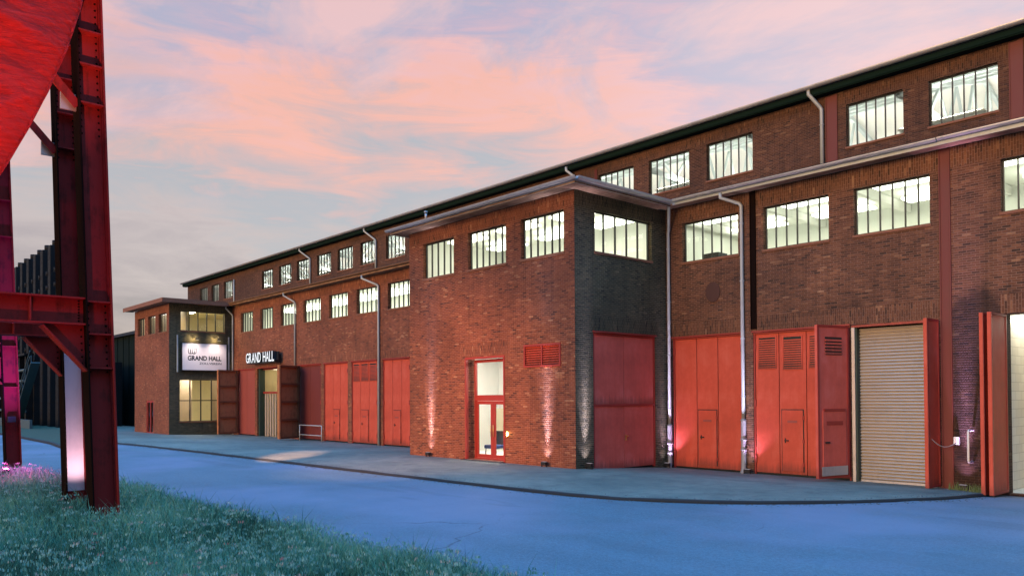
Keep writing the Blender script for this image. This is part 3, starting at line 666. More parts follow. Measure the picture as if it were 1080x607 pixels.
# ---- downpipes
def downpipe(u, pl, z_top, z_bot, neck=None, boot=True, r=.055, mat='zinc_dull', off=.1):
    mb = MB(); pts = []
    if neck:
        du, dd, dz = neck  # gutter outlet relative to pipe: along wall, outward, above
        pts += [pl.pt(u+du, z_top+dz, -off-dd), pl.pt(u+du, z_top+dz-.18, -off-dd), pl.pt(u+du*.12, z_top+.1, -off-.03)]
    pts += [pl.pt(u, z_top, -off), pl.pt(u, z_bot, -off)]
    mb.tube(pts, r, 10); o = obj('downpipe', mb, M[mat], hall)
    k = MB(); z = z_top-.6
    while z > z_bot+.5: 
        k.tube([pl.pt(u, z-.02, -off), pl.pt(u, z+.02, -off)], r*1.25, 10); z -= 2.0
    if k.v: obj('pipe_clip', k, M[mat], o)
    if boot:
        b = MB(); zg = -.34; b.tube([pl.pt(u, z_bot+.02, -off), pl.pt(u, z_bot-.03, -off), pl.pt(u, z_bot-.06, -off), pl.pt(u, zg+.25, -off), pl.pt(u, zg+.1, -off-.06), pl.pt(u, zg, -off-.1)], [r*1.1, r*1.75, r*1.45, r*1.45, r*1.5, r*1.5], 12)
        for zz in (z_bot-.7, z_bot-1.05): b.tube([pl.pt(u, zz-.04, -off), pl.pt(u, zz+.04, -off)], r*1.75, 12)
        obj('pipe_boot', b, M['iron_grey'], o)
    return o
downpipe(-18.12, pM, 8.55, 1.35, (.35,.42,.95), r=.06)
downpipe(-15.0, pM, 9.0, 1.6, (-.55,.44,.5), r=.062)
downpipe(-48.55, pM, 8.75, 4.62, (-.75,.44,.72), False, r=.06)
downpipe(-38.3, pM, 8.75, -.3, (-1.05,.44,.7), False, r=.065)
downpipe(-58.75, pM, 8.7, -.3, (-.2,.44,.75), False, r=.065)
for x in (-72.6,-57.6,-42.9): pass
downpipe(-72.3, pU, 13.6, 10.2, None, False, r=.07)
downpipe(-57.35, pU, 13.5, 10.5, (-1.1,.36,.95), False, r=.07)
downpipe(-47.65, pU, 13.5, 10.5, (-.95,.36,.95), False, r=.07)
downpipe(-14.9, pU, 13.7, 10.5, (-.35,.36,.8), False, r=.075)
downpipe(-27.6, pU, 13.3, 10.5, (-1.0,.36,1.1), False, r=.075)
vs = MB(); vs.tube([(-26.4,PY-.3,9.7),(-26.4,PY-.3,10.0)], .05, 8); vs.tube([(-26.4,PY-.3,10.0),(-26.4,PY-.3,10.06)], .08, 8); obj('vent_stub', vs, M['zinc'], hall)

# ---- exposed steel posts in the walls
for (a, b, z0, z1, pl, m) in [(-8.62,-8.32,-.5,9.44,pM,'strip'), (-14.9+.2,-14.46+.0,4.7,9.44,pM,'brick_brown'), (-14.77,-14.3,9.5,14.17,pU,'strip'), (-8.4,-7.98,9.5,14.17,pU,'strip'), (-27.0,-26.85,9.5,14.0,pU,'strip')]:
    if m == 'brick_brown': a, b, m = -14.72, -14.5, 'steel_dark'
    p = MB(); pl.box(p, a, b, z0, z1, -.02, .1); pl.box(p, a, a+.03, z0, z1, -.05, -.021); pl.box(p, b-.03, b, z0, z1, -.05, -.021); obj('steel_post', p, M[m], hall)

# ---- vents
lv = MB(); u0,u1,v0,v1 = -20.83,-18.97,3.47,4.28
for (a,b,c,d) in ((u0,u1,v0,v0+.07),(u0,u1,v1-.07,v1),(u0,u0+.07,v0+.07,v1-.07),(u1-.07,u1,v0+.07,v1-.07),((u0+u1)/2-.025,(u0+u1)/2+.025,v0+.07,v1-.07)): pP.box(lv, a,b,c,d,-.03,.08)
vent = obj('louvre_vent', lv, M['frame_red'], hall); sl = MB()
for k in range(8):
    z = v0+.1+.082*k; sl.hexa([pP.pt(u0+.07,z,.0),pP.pt(u1-.07,z,.0),pP.pt(u1-.07,z+.05,.06),pP.pt(u0+.07,z+.05,.06)],[pP.pt(u0+.07,z+.012,.0),pP.pt(u1-.07,z+.012,.0),pP.pt(u1-.07,z+.062,.06),pP.pt(u0+.07,z+.062,.06)])
obj('slats', sl, M['door'], vent); bk = MB(); pP.box(bk,u0,u1,v0,v1,.15,.19); obj('backing', bk, M['black'], vent)
rv = MB(); c = (-16.24,6.14); n = 24
rv.indexed([pM.pt(c[0]+.3*math.cos(2*math.pi*k/n), c[1]+.36*math.sin(2*math.pi*k/n), -.03) for k in range(n)] + [pM.pt(c[0]+.3*math.cos(2*math.pi*k/n), c[1]+.36*math.sin(2*math.pi*k/n), .02) for k in range(n)], [tuple(range(n))] + [(k,(k+1)%n,n+(k+1)%n,n+k) for k in range(n)])
rv2 = MB(); 
M['vent_red'] = paint('dark red vent', (.06,.018,.012), .7, .4); obj('round_vent', rv, M['vent_red'], hall)

# ---- doors
def leaf_frame(pl, mb, u0, u1, v0, v1, d0, d1, fw=.07):
    pl.box(mb,u0,u1,v0,v0+fw,d0,d1); pl.box(mb,u0,u1,v1-fw,v1,d0,d1); pl.box(mb,u0,u0+fw,v0+fw,v1-fw,d0,d1); pl.box(mb,u1-fw,u1,v0+fw,v1-fw,d0,d1)
def steel_door(pl, u0, u1, z0, z1, seams, mat='door', wicket=None, louvres=(), d=.05, head=True):
    """closed steel door: frame > leaves; wicket and louvres are sub-parts"""
    fr = MB(); f = .06
    pl.box(fr,u0+.003,u0+f,z0,z1-.003,d-.02,d+.1); pl.box(fr,u1-f,u1-.003,z0,z1-.003,d-.02,d+.1); pl.box(fr,u0+f,u1-f,z1-f,z1-.003,d-.02,d+.1)
    if head: pl.box(fr,u0-.03,u1+.03,z1+.004,z1+.05,-.06,d-.03)
    root = obj('steel_door', fr, M['frame_red'], hall)
    es = [u0+f] + list(seams) + [u1-f]
    bk = MB(); pl.box(bk,u0+f,u1-f,z0,z1-f,d+.07,d+.09); obj('door_backing', bk, M['black'], root)
    for a, b in zip(es, es[1:]):
        lf = MB(); pl.box(lf, a+.012, b-.012, z0+.06, z1-f-.012, d, d+.05); obj('leaf', lf, M[mat], root, bevel=.006)
    if wicket:
        a, b, c, e = wicket; w = MB(); pl.box(w, a, b, c, e, d-.028, d-.003); obj('wicket_door', w, M[mat], root, bevel=.008)
        g_ = MB(); pl.box(g_, a-.03, b+.03, c, e+.03, d-.006, d-.001); obj('wicket_gap', g_, M['black'], root)
        h_ = MB(); pl.box(h_, a+.1, a+.24, c+1.0, c+1.04, d-.07, d-.03); pl.box(h_, a+.1, a+.14, c+.94, c+1.1, d-.04, d-.027); obj('handle', h_, M['black'], root)
        s_ = MB(); pl.box(s_, (a+b)/2-.17, (a+b)/2+.17, e-.42, e-.34, d-.036, d-.029); obj('plate', s_, M['door_dark'], root)
        hg = MB()
        for q in (.25, (e-c)/2, e-c-.25): pl.box(hg, b-.01, b+.05, c+q-.06, c+q+.06, d-.045, d-.02)
        obj('hinge', hg, M['frame_red'], root)
    for (a, b, c, e) in louvres:
        q = MB(); leaf_frame(pl, q, a, b, c, e, d-.025, d-.002, .04)
        nsl = int((e-c-.1)/.075)
        for k in range(nsl): pl.box(q, a+.04, b-.04, c+.06+.075*k, c+.10+.075*k, d-.02, d-.003)
        qo = obj('louvre', q, M[mat], root); b_ = MB(); pl.box(b_, a+.04, b-.04, c+.04, e-.04, d-.0025, d-.0005); obj('louvre_back', b_, M['black'], root)
    # hinges on the jambs
    hg = MB()
    for z in (z0+.5, (z0+z1)/2, z1-.5):
        pl.box(hg, u0+.02, u0+.1, z-.12, z+.12, d-.05, d-.021); pl.box(hg, u1-.1, u1-.02, z-.12, z+.12, d-.05, d-.021)
    obj('hinge', hg, M['frame_red'], root)
    return root
ZB = -.2
a, b = DR['D1']; steel_door(pM, a, b, ZB-.05, ZD, (-17.0,-16.1), 'door', (-16.93,-16.17,ZB+.1,1.9))
a, b = DR['D2']; steel_door(pM, a, b, ZB-.05, ZD, (-13.72,-12.75), 'door', (-13.62,-12.88,ZB+.1,1.93), [(-14.5,-13.8,3.32,4.42),(-13.58,-12.87,3.27,4.4),(-12.66,-12.05,3.3,4.38)])
a, b = DL['c']; steel_door(pM, a, b, ZB-.05, ZD, (-43.7,-40.9) if False else (-43.75,-42.85), 'door', (-43.68,-42.95,ZB+.1,1.72))
a, b = DL['d']; steel_door(pM, a, b, ZB-.05, ZD, (-40.5,-39.55), 'door', (-40.42,-39.65,ZB+.1,1.72), [(-41.3,-40.58,3.4,4.45),(-40.42,-39.62,3.4,4.45),(-39.47,-38.72,3.4,4.45)])
a, b = DL['e']; steel_door(pM, a, b, ZB-.05, ZD, (-37.1,-36.2), 'door', (-37.0,-36.3,ZB+.1,1.72))
a, b = DL['B']; steel_door(pM, a, b, ZB-.05, ZD, (-56.5,), 'door_dark')
a, b = DL['DD']; steel_door(pM, a, b, ZB-.05, ZD, (-46.7,), 'door_shaded')  # paint darkened to carry the shade over this door
# side door of the projecting wing: upper and lower panels with a rail
sd = MB(); u0,u1,z0,z1 = 20.17,23.59,-.17,4.63
pS.box(sd,u0+.003,u0+.07,z0,z1-.003,.02,.12); pS.box(sd,u1-.07,u1-.003,z0,z1-.003,.02,.12); pS.box(sd,u0+.07,u1-.07,z1-.07,z1-.003,.02,.12); pS.box(sd,u0-.03,u1+.03,z1+.004,z1+.05,-.06,.0)
sdo = obj('steel_door', sd, M['frame_red'], hall); bk = MB(); pS.box(bk,u0+.07,u1-.07,z0,z1-.07,.12,.14); obj('door_backing', bk, M['black'], sdo)
um = (u0+u1)/2-.05
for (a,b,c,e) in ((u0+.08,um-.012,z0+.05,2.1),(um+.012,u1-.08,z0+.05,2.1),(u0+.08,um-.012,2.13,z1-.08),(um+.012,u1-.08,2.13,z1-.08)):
    q = MB(); pS.box(q,a,b,c,e,.05,.1); obj('leaf', q, M['door_lifted'], sdo, bevel=.006)
rl_ = MB(); pS.box(rl_,u0+.07,u1-.07,2.08,2.15,.01,.049); obj('rail', rl_, M['frame_red'], sdo)
h_ = MB(); pS.box(h_,um+.06,um+.1,.85,1.05,.0,.05); pS.box(h_,um+.06,um+.18,.98,1.02,-.02,.0); obj('handle', h_, M['brass'], sdo)

def swung_leaf(hinge, tip, z0, z1, th, mat, louvre=None, wicket=None, ribs=False, kick=False, name='open_leaf', ribmat=None):
    """door leaf standing open; its face toward the camera gets the details"""
    hx, hy = hinge; tx, ty = tip; d = Vector((tx-hx, ty-hy, 0)); W = d.length; d.normalize(); n = Vector((-d.y, d.x, 0))
    if n.x < 0: n = -n
    def pt(s, z, o): return Vector((hx, hy, z)) + d*s + n*o
    def bx(mb, s0, s1, a, b, o0, o1): mb.hexa([pt(s0,a,o0),pt(s1,a,o0),pt(s1,a,o1),pt(s0,a,o1)],[pt(s0,b,o0),pt(s1,b,o0),pt(s1,b,o1),pt(s0,b,o1)])
    m = MB(); bx(m, 0, W, z0, z1, -th/2, th/2); o = obj(name, m, M[mat], hall, bevel=.006)
    rm = M[ribmat or 'frame_red']
    if ribs:
        r_ = MB(); 
        for s0, s1 in ((0,.12),(W-.12,W)): bx(r_, s0, s1, z0, z1, th/2+.001, th/2+.1)
        for k in range(5): z = z0 + (z1-z0-.12)*k/4; bx(r_, .121, W-.121, z, z+.12, th/2+.001, th/2+.1)
        obj('rib_frame', r_, rm, o)
    else:
        r_ = MB()
        for s0, s1 in ((0,.06),(W-.06,W)): bx(r_, s0, s1, z0, z1, th/2+.001, th/2+.02)
        bx(r_, .061, W-.061, z1-.06, z1, th/2+.001, th/2+.02); bx(r_, .061, W-.061, z0, z0+.06, th/2+.001, th/2+.02); obj('rib_frame', r_, rm, o)
    if louvre:
        a, b, c, e = louvre; q = MB(); bx(q, a, b, c, e, th/2+.001, th/2+.008); obj('louvre_back', q, M['black'], o); q = MB()
        for k in range(int((e-c)/.1)): bx(q, a, b, c+.1*k+.02, c+.1*k+.075, th/2+.009, th/2+.035)
        obj('louvre', q, M[mat], o)
    if wicket:
        a, b, c, e = wicket; q = MB(); bx(q, a, b, c, e, th/2+.001, th/2+.03); obj('wicket_door', q, M[mat], o, bevel=.006); q = MB(); bx(q, a+.15, b-.15, e-.45, e-.33, th/2+.031, th/2+.036); bx(q, a+.05,b-.05,e-.03,e+.05,th/2+.001,th/2+.045); obj('plate', q, M['frame_red'], o)
        q = MB(); bx(q, b-.25, b-.08, c+.95, c+1.0, th/2+.03, th/2+.08); obj('handle', q, M['black'], o)
    if kick:
        q = MB(); bx(q, .12, W-.12, z0+.08, z0+.36, th/2+.032, th/2+.045); obj('kick_plate', q, M['zinc'], o)
    return o
swung_leaf((-11.34,24.22), (-11.66,22.86), -.12, 4.56, .09, 'door_lifted', louvre=(.3,1.05,3.65,4.2), wicket=(.16,1.2,.0,1.95), kick=True)
swung_leaf((-8.7,24.2), (-8.72,23.38), -.2, 4.56, .09, 'door')
rd = MB()
for k in range(46): pass
swung_leaf((-6.99,24.2), (-6.99,22.98), -.22, 4.56, .09, 'door')
swung_leaf((-7.18,24.15), (-7.19,23.0), -.22, 4.56, .08, 'door')
swung_leaf((-48.15,24.2), (-47.28,22.42), -.16, 4.56, .12, 'door_inner', ribs=True, ribmat='door_rib')
swung_leaf((-57.95,24.2), (-57.66,22.6), -.16, 4.56, .12, 'door_inner', ribs=True, ribmat='door_rib')
# roller shutter
a, b = DR['RO']; fr = MB(); fl_ = MB(); pM.box(fl_,a+.003,a+.1,-.28,ZD-.074,-.03,.02); pM.box(fr,a+.003,b-.01,ZD-.07,ZD-.003,-.03,.02); rs = obj('roller_door', fr, M['door'], hall); obj('side_strip', fl_, M['zinc'], rs)
jb = MB(); pM.box(jb,a+.102,a+.14,-.28,ZD-.08,.03,.3); pM.box(jb,b-.08,b-.01,-.28,ZD-.08,.03,.3); obj('jamb', jb, M['green_dark'], rs)  # dark green on the returns stands for their shadow
cur = MB(); prof = []; z = -.2; v_ = []; f_ = []
n = 0
while z < ZD-.08:
    for (dz, dd) in ((0,.285),(.02,.24),(.05,.222),(.075,.238),(.09,.283)):
        v_.append((a+.141, MY+dd, min(z+dz, ZD-.06))); v_.append((b-.081, MY+dd, min(z+dz, ZD-.06))); n += 1
    z += .1
f_ = [(2*i, 2*i+1, 2*i+3, 2*i+2) for i in range(n-1)]
cur.indexed(v_, f_); M['shutter'] = paint('galvanised shutter', (.50,.42,.34), .42, .3, 1, .3)
obj('shutter_curtain', cur, M['shutter'], rs)
bt = MB(); pM.box(bt, a+.142, b-.082, -.28, -.2, .22, .29); obj('bottom_bar', bt, M['zinc'], rs)
# gate room at the right edge
a, b = DR['GA']; gt = MB(); x0, x1 = a-.15, b+.6
gt.face([(x0,MY+.302,-.28),(x0,30,-.28),(x0,30,4.6),(x0,MY+.302,4.6)]); gt.face([(x1,30,-.28),(x1,MY+.302,-.28),(x1,MY+.302,4.6),(x1,30,4.6)]); gt.face([(x0,30,-.28),(x1,30,-.28),(x1,30,4.6),(x0,30,4.6)]); gt.face([(x0,MY+.302,4.6),(x0,30,4.6),(x1,30,4.6),(x1,MY+.302,4.6)]); gt.face([(x0,MY+.3,-.277),(x1,MY+.3,-.277),(x1,30,-.277),(x0,30,-.277)])
def blockwork():
    t = NT('white painted blockwork'); bt_ = t.n('ShaderNodeTexBrick'); t.l(t.coord('UV'), bt_.inputs[0]); bt_.inputs['Scale'].default_value = 1; bt_.inputs['Brick Width'].default_value = .5; bt_.inputs['Row Height'].default_value = .25; bt_.inputs['Mortar Size'].default_value = .008
    bt_.inputs[1].default_value = (.75,.72,.6,1); bt_.inputs[2].default_value = (.68,.64,.52,1); bt_.inputs[3].default_value = (.5,.47,.38,1)
    t.pbsdf(bt_.outputs[0], .7, 0, t.bump(bt_.outputs['Fac'], .4, -.01)); return t.m
M['block'] = blockwork()
gro = obj('store_room', gt, M['block'], hall); lamp(gro, -6.9, -6.75, 25.4, 26.8, 4.4, E_WARM); lamp(gro, -5.6, -5.4, 26.4, 28.2, 4.4, E_WARM)
# entrance recess and vestibule
a, b = DL['EN']; ev = MB(); y1 = 27
ev.face([(a-.3,MY+.5,-.28),(a-.3,y1,-.28),(a-.3,y1,4.7),(a-.3,MY+.5,4.7)]); ev.face([(b+.3,y1,-.28),(b+.3,MY+.5,-.28),(b+.3,MY+.5,4.7),(b+.3,y1,4.7)]); ev.face([(a-.3,y1,-.28),(b+.3,y1,-.28),(b+.3,y1,4.7),(a-.3,y1,4.7)]); ev.face([(a-.3,MY+.5,4.7),(a-.3,y1,4.7),(b+.3,y1,4.7),(b+.3,MY+.5,4.7)]); ev.face([(a-.3,MY+.5,-.277),(b+.3,MY+.5,-.277),(b+.3,y1,-.277),(a-.3,y1,-.277)])
eo = obj('entrance_lobby', ev, M['beige_in'], hall); lamp(eo, -54, -52.2, 25.6, 25.8, 4.5, E_LOB)
ed = MB(); pM.box(ed,a+.003,a+.22,-.28,ZD-.003,.1,.49); edo = obj('entrance_door', ed, M['green_dark'], hall); q = MB(); pM.box(q,b-.12,b-.003,-.28,ZD-.003,.1,.49); obj('jamb', q, M['green_dark'], edo)
es_ = MB(); pM.box(es_,a+.23,b-.13,2.78,2.92,.35,.47); pM.box(es_,a+.23,b-.13,ZD-.1,ZD-.005,.35,.47); obj('transom', es_, M['frame_red'], edo)
q = MB()
for k in range(7):
    x = a+.45+.4*k; pM.box(q, x, x+.17, -.25, 2.77, .38, .44)
obj('slats', q, M['wood_slat'], edo)
q = MB(); q.face([pM.pt(a+.23,-.25,.46),pM.pt(b-.13,-.25,.46),pM.pt(b-.13,ZD-.1,.46),pM.pt(a+.23,ZD-.1,.46)]); obj('pane', q, M['glass'], edo)
q = MB(); pM.box(q,a-.03,b+.03,ZD+.004,ZD+.06,-.07,.09); obj('head', q, M['frame_red'], edo)
# glazed door in the projecting wing
u0,u1,z0,z1 = -24.24,-21.88,.02,3.97
q = MB(); pP.box(q,u0+.003,u0+.08,z0,z1-.003,-.02,.1); pP.box(q,u1-.08,u1-.003,z0,z1-.003,-.02,.1); pP.box(q,u0+.08,u1-.08,z1-.08,z1-.003,-.02,.1)
gd = obj('glazed_door', q, M['frame_red'], hall)
q = MB(); i0,i1 = u0+.16,u1-.16
for s in ((u0+.082,i0,z0,z1-.09),(i1,u1-.082,z0,z1-.09),(i0+.001,i1-.001,2.28,2.5),(i0+.001,i1-.001,z1-.2,z1-.09),(i0+.001,i1-.001,z0,z0+.05)): pP.box(q,*s,.4,.5)
obj('door_frame', q, M['frame_red'], gd)
mid = (i0+i1)/2
for a_, b_ in ((i0+.01,mid-.01),(mid+.01,i1-.01)):
    q = MB(); leaf_frame(pP, q, a_, b_, z0+.06, 2.27, .42, .47, .13); lf = obj('leaf', q, M['frame_red'], gd); q = MB(); q.face([pP.pt(a_+.1,z0+.15,.445),pP.pt(b_-.1,z0+.15,.445),pP.pt(b_-.1,2.17,.445),pP.pt(a_+.1,2.17,.445)]); obj('pane', q, M['glass'], lf)
q = MB(); q.face([pP.pt(i0,2.5,.45),pP.pt(i1,2.5,.45),pP.pt(i1,z1-.2,.45),pP.pt(i0,z1-.2,.45)]); obj('pane', q, M['glass'], gd)
q = MB(); q.tube([pP.pt(mid-.07,.9,.36),pP.pt(mid-.07,1.35,.36)], .018, 8); q.tube([pP.pt(mid+.07,.9,.36),pP.pt(mid+.07,1.35,.36)], .018, 8); obj('handle', q, M['brass'], gd)
q = MB(); q.box(u0,u1,PY-.25,PY-.005,-.02,.015); obj('threshold', q, M['kerb'], gd)
pr_ = MB(); x0,x1,y0,y1 = PX0+.1,PX1-.1,PY+.52,MY-.1
pr_.face([(x0,y1,0),(x1,y1,0),(x1,y1,4.4),(x0,y1,4.4)]); pr_.face([(x0,y0,0),(x0,y1,0),(x0,y1,4.4),(x0,y0,4.4)]); pr_.face([(x1,y1,0),(x1,y0,0),(x1,y0,4.4),(x1,y1,4.4)]); pr_.face([(x0,y1,4.4),(x1,y1,4.4),(x1,y0,4.4),(x0,y0,4.4)]); pr_.face([(x0,y0,.006),(x1,y0,.006),(x1,y1,.006),(x0,y1,.006)])
pro = obj('foyer_room', pr_, M['wall_in'], hall)
for x in (-26.2,-23.2,-20.5): lamp(pro, x-.8, x+.8, 21.2, 21.4, 4.2, E_FOY)
lb = MB(); lb.box(PX0+.11,-22,MY-.3,MY-.2,.01,1.9); obj('dado', lb, M['beige_in'], pro)
wlmp = empty('wall_lamp', (-21.72, PY-.04, 1.0)); tag(wlmp, 'tiny warm wall lamp on the brick beside the glazed door', 'lamp')
q = MB(); q.box(-21.77,-21.67,PY-.07,PY-.002,.98,1.0); q.box(-21.77,-21.67,PY-.07,PY-.002,1.14,1.16); q.box(-21.75,-21.69,PY-.02,PY-.002,1.0,1.14); obj('bracket', q, M['brass'], wlmp)
q = MB(); q.tube([(-21.72,PY-.045,1.001),(-21.72,PY-.045,1.139)], .022, 8); obj('bulb', q, emit('warm bulb', (1,.66,.22), 60), wlmp)
# red door of the entrance annex
u0,u1,z0,z1 = -64.15,-62.45,-.22,2.33
q = MB(); leaf_frame(pL,q,u0+.003,u1-.003,z0,z1-.003,.02,.12,.16); pL.box(q,(u0+u1)/2-.08,(u0+u1)/2+.08,z0+.16,z1-.163,.03,.11); ad = obj('glazed_door', q, M['frame_red'], hall)
q = MB(); q.face([pL.pt(u0,z0,.08),pL.pt(u1,z0,.08),pL.pt(u1,z1,.08),pL.pt(u0,z1,.08)]); obj('pane', q, M['glass'], ad)

# chairs seen through the glazed door
def make_chair(x, y):
    c = empty('lounge_chair', (x,y,.01)); tag(c, 'blue padded chair behind the glass of the red-framed door, left of the pair', 'chair', 'chairs in the foyer')
    q = MB(); q.box(x-.32,x+.32,y-.3,y+.3,.36,.5); obj('seat', q, M['blue_fabric'], c, bevel=.03)
    q = MB(); q.hexa([(x-.32,y+.2,.51),(x+.32,y+.2,.51),(x+.32,y+.32,.51),(x-.32,y+.32,.51)],[(x-.3,y+.32,1.05),(x+.3,y+.32,1.05),(x+.3,y+.4,1.05),(x-.3,y+.4,1.05)]); obj('backrest', q, M['charcoal'], c, bevel=.02)
    for sx in (-1,1):
        for sy in (-1,1): q = MB(); q.tube([(x+sx*.28,y+sy*.26,.01),(x+sx*.26,y+sy*.24,.36)], .018, 8); obj('leg', q, M['black'], c)
    return c
ch = make_chair(-24.2, 20.75); c2 = dup(ch, (.85,.25,0)); c2['label'] = 'blue padded chair behind the glass of the red-framed door, right of the pair'

# ------------------------------------------------------------------ writing
def text_mesh(s, size, ext, off, font_off=0):
    cu_ = bpy.data.curves.new('t', 'FONT'); cu_.body = s; cu_.size = size; cu_.extrude = ext; cu_.offset = off; cu_.align_x = 'LEFT'; cu_.resolution_u = 4
    o = bpy.data.objects.new('t', cu_); COL.objects.link(o); dg = bpy.context.evaluated_depsgraph_get(); dg.update()
    me = bpy.data.meshes.new_from_object(o.evaluated_get(dg)); bpy.data.objects.remove(o); return me
def text_parts(parent, name, s, pl, u0, u1, v0, height, d, ext, mats, off=.0, per_letter=False):
    """letters fitted between u0 and u1 on plane pl at depth d"""
    me0 = text_mesh(s, 1, 0, off); vs_ = np.array([v.co[:] for v in me0.vertices]); x0, x1 = vs_[:,0].min(), vs_[:,0].max(); y0, y1 = vs_[:,1].min(), vs_[:,1].max()
    sx = (u1-u0)/(x1-x0); sy = height/(y1-y0); bpy.data.meshes.remove(me0)
    me = text_mesh(s, 1, .5, off); M4 = Matrix.Identity(4)
    for v in me.vertices:
        u = u0 + (v.co.x-x0)*sx; w = v0 + (v.co.y-y0)*sy; dd = d - v.co.z*2*ext + 0
        v.co = pl.pt(u, w, dd)
    for m in mats: me.materials.append(m)
    if len(mats) > 1:
        fr = min(pl.pt(0,0,d-ext)[1], pl.pt(0,0,d+ext)[1]) if pl.ax == 'Y' else max(pl.pt(0,0,d-ext)[0], pl.pt(0,0,d+ext)[0])
        k = 1 if pl.ax == 'Y' else 0
        for p in me.polygons: p.material_index = 0 if all(abs(me.vertices[i].co[k]-fr) < 1e-3 for i in p.vertices) else 1
    me.update(); o = bpy.data.objects.new(name, me); COL.objects.link(o); WORLD[o] = Vector((0,0,0))
    if parent: o.parent = parent; o.matrix_parent_inverse = Matrix.Translation(-WORLD[parent])
    return o
sign = empty('letter_sign', (-52.5, MY-.3, 4.9)); tag(sign, 'glowing white block letters reading GRAND HALL above the entrance doors', 'sign')
E_SIGN = emit('lit letter face', (.92,.95,1), 1.25)
word = 'GRAND HALL'; gap = .5; uL = -55.1; wl_ = dict(G=.56,R=.54,A=.56,N=.56,D=.54,H=.55,L=.44)
tot = sum(wl_.get(c_, .32) for c_ in word) ; sc_ = (4.6)/tot; u = uL
for c_ in word:
    w = wl_.get(c_, .32)*sc_
    if c_ != ' ': text_parts(sign, 'letter', c_, pM, u+.025, u+w-.025, 4.97, .7, -.5, .14, [E_SIGN, M['black']], .012)
    u += w
q = MB(); pM.box(q, uL, u, 4.9, 4.955, -.6, -.3); pM.box(q, uL+.05, u-.0, 4.98, 5.64, -.34, -.25)
for x in (uL+.4, (uL+u)/2, u-.4): pM.box(q, x-.03, x+.03, 4.9, 5.5, -.249, -.002)
obj('backing_rail', q, M['black'], sign)

board = empty('sign_board', (LX+.2, 22.1, 4.53)); tag(board, 'white lit sign board with dark GRAND HALL lettering and crown-like mark on the dark wall', 'sign')
pB = Plane('X', LX)
q = MB(); pB.box(q, 20.52, 23.78, 4.56, 6.52, -.16, -.1); M['board'] = paint('sign board white', (.78,.70,.69), .5, .08); obj('panel', q, M['board'], board)
q = MB()
for (a_,b_,c_,e_) in ((20.46,23.84,4.5,4.56),(20.46,23.84,6.52,6.58),(20.46,20.52,4.56,6.52),(23.78,23.84,4.56,6.52)): pB.box(q,a_,b_,c_,e_,-.17,-.02)
obj('frame', q, M['black'], board)
q = MB()
for u in (20.2, 24.0): pB.box(q,u-.04,u+.04,4.4,7.1,-.1,-.01)
obj('support_post', q, M['zinc_dull'], board)
text_parts(board, 'lettering', 'GRAND HALL', pB, 20.9, 23.4, 5.26, .36, -.163, .004, [M['black']], .035)
text_parts(board, 'lettering', 'ZOLLVEREIN', pB, 21.75, 23.4, 4.98, .16, -.163, .004, [M['charcoal']], .01)
lg = MB()
for (dx, dz0, dz1) in ((0,.1,.42),(.14,.02,.38),(.28,.02,.46),(.42,.02,.38),(.56,.1,.42)): lg.tube([pB.pt(20.95+dx, 5.74+dz0, -.166), pB.pt(20.95+dx, 5.74+dz1, -.166)], .026, 6)
for k in range(2):
    lg.tube([pB.pt(20.95+.28*k+.14+.14*math.cos(t), 5.86+.1*math.sin(t), -.166) for t in [math.pi+math.pi*j/8 for j in range(9)]], .026, 6)
obj('emblem', lg, M['charcoal'], board)

# ------------------------------------------------------------------ lamps
def spot(name, loc, target, power, angle, color, parent=None, blend=1, size=.05):
    l_ = bpy.data.lights.new(name, 'SPOT'); l_.energy = power; l_.spot_size = R(angle); l_.spot_blend = blend; l_.color = color; l_.shadow_soft_size = size
    o = bpy.data.objects.new(name, l_); link(o, parent, loc); d = Vector(target)-Vector(loc); o.rotation_euler = d.to_track_quat('-Z','Y').to_euler(); return o
E_LENS = emit('lamp lens', (1,.85,.95), .35)
def uplight(x, y, z, nx, ny, power, color, label, tz=3.6, cone=21, tilt=.24):
    """small ground floodlight; (nx,ny) points to the wall it grazes"""
    o = empty('ground_floodlight', (x,y,z)); tag(o, label, 'floodlight', 'ground floodlights along the facade')
    q = MB(); q.box(x-.11,x+.11,y-.07,y+.07,z+.05,z+.17); obj('housing', q, M['black'], o, bevel=.01)
    q = MB(); q.box(x-.13,x-.115,y-.02,y+.02,z,z+.14); q.box(x+.115,x+.13,y-.02,y+.02,z,z+.14); q.box(x-.13,x+.13,y-.03,y+.03,z-.03,z); obj('bracket', q, M['black'], o)
    q = MB(); q.box(x-.09,x+.09,y-.05,y+.05,z+.171,z+.178); obj('lens', q, E_LENS, o)
    spot('beam', (x,y,z+.2), (x+nx*tilt, y+ny*tilt, z+tz), power*.4, cone+4, color, o); spot('beam', (x,y,z+.2), (x+nx*tilt*.72, y+ny*tilt*.72, z+tz), power*.9, 11, color, o); spot('beam', (x,y,z+.2), (x+nx*.55, y+ny*.55, z+1.6), power*.012, 80, color, o); return o
PK = (.66,.70,1); LV = (.78,.72,1)
uplight(-26.5, PY-.17, 0, 0, 1, 4200, PK, 'small black floodlight on the ground between the far red door and the glazed door')
uplight(-19.65, PY-.17, 0, 0, 1, 4600, PK, 'small black floodlight on the ground below the red louvre vent')
uplight(PX1+.2, 19.72, 0, -1, 0, 4200, LV, 'small black floodlight at the front corner of the projecting wing, left of its side door')
uc_ = uplight(PX1+.2, 23.98, -.24, -1, 0, 1000, LV, 'small black floodlight in the inner corner beside the first downpipe', tilt=.22, cone=20)
ud_ = uplight(-14.78, MY-.24, -.27, 0, 1, 1200, PK, 'small black floodlight beside the second downpipe, between two red doors', cone=18)
uplight(-8.0, MY-.3, -.27, 0, 1, 4500, (.8,.5,1), 'small black floodlight under the sooty brick pier right of the shutter', cone=22, tilt=.3)
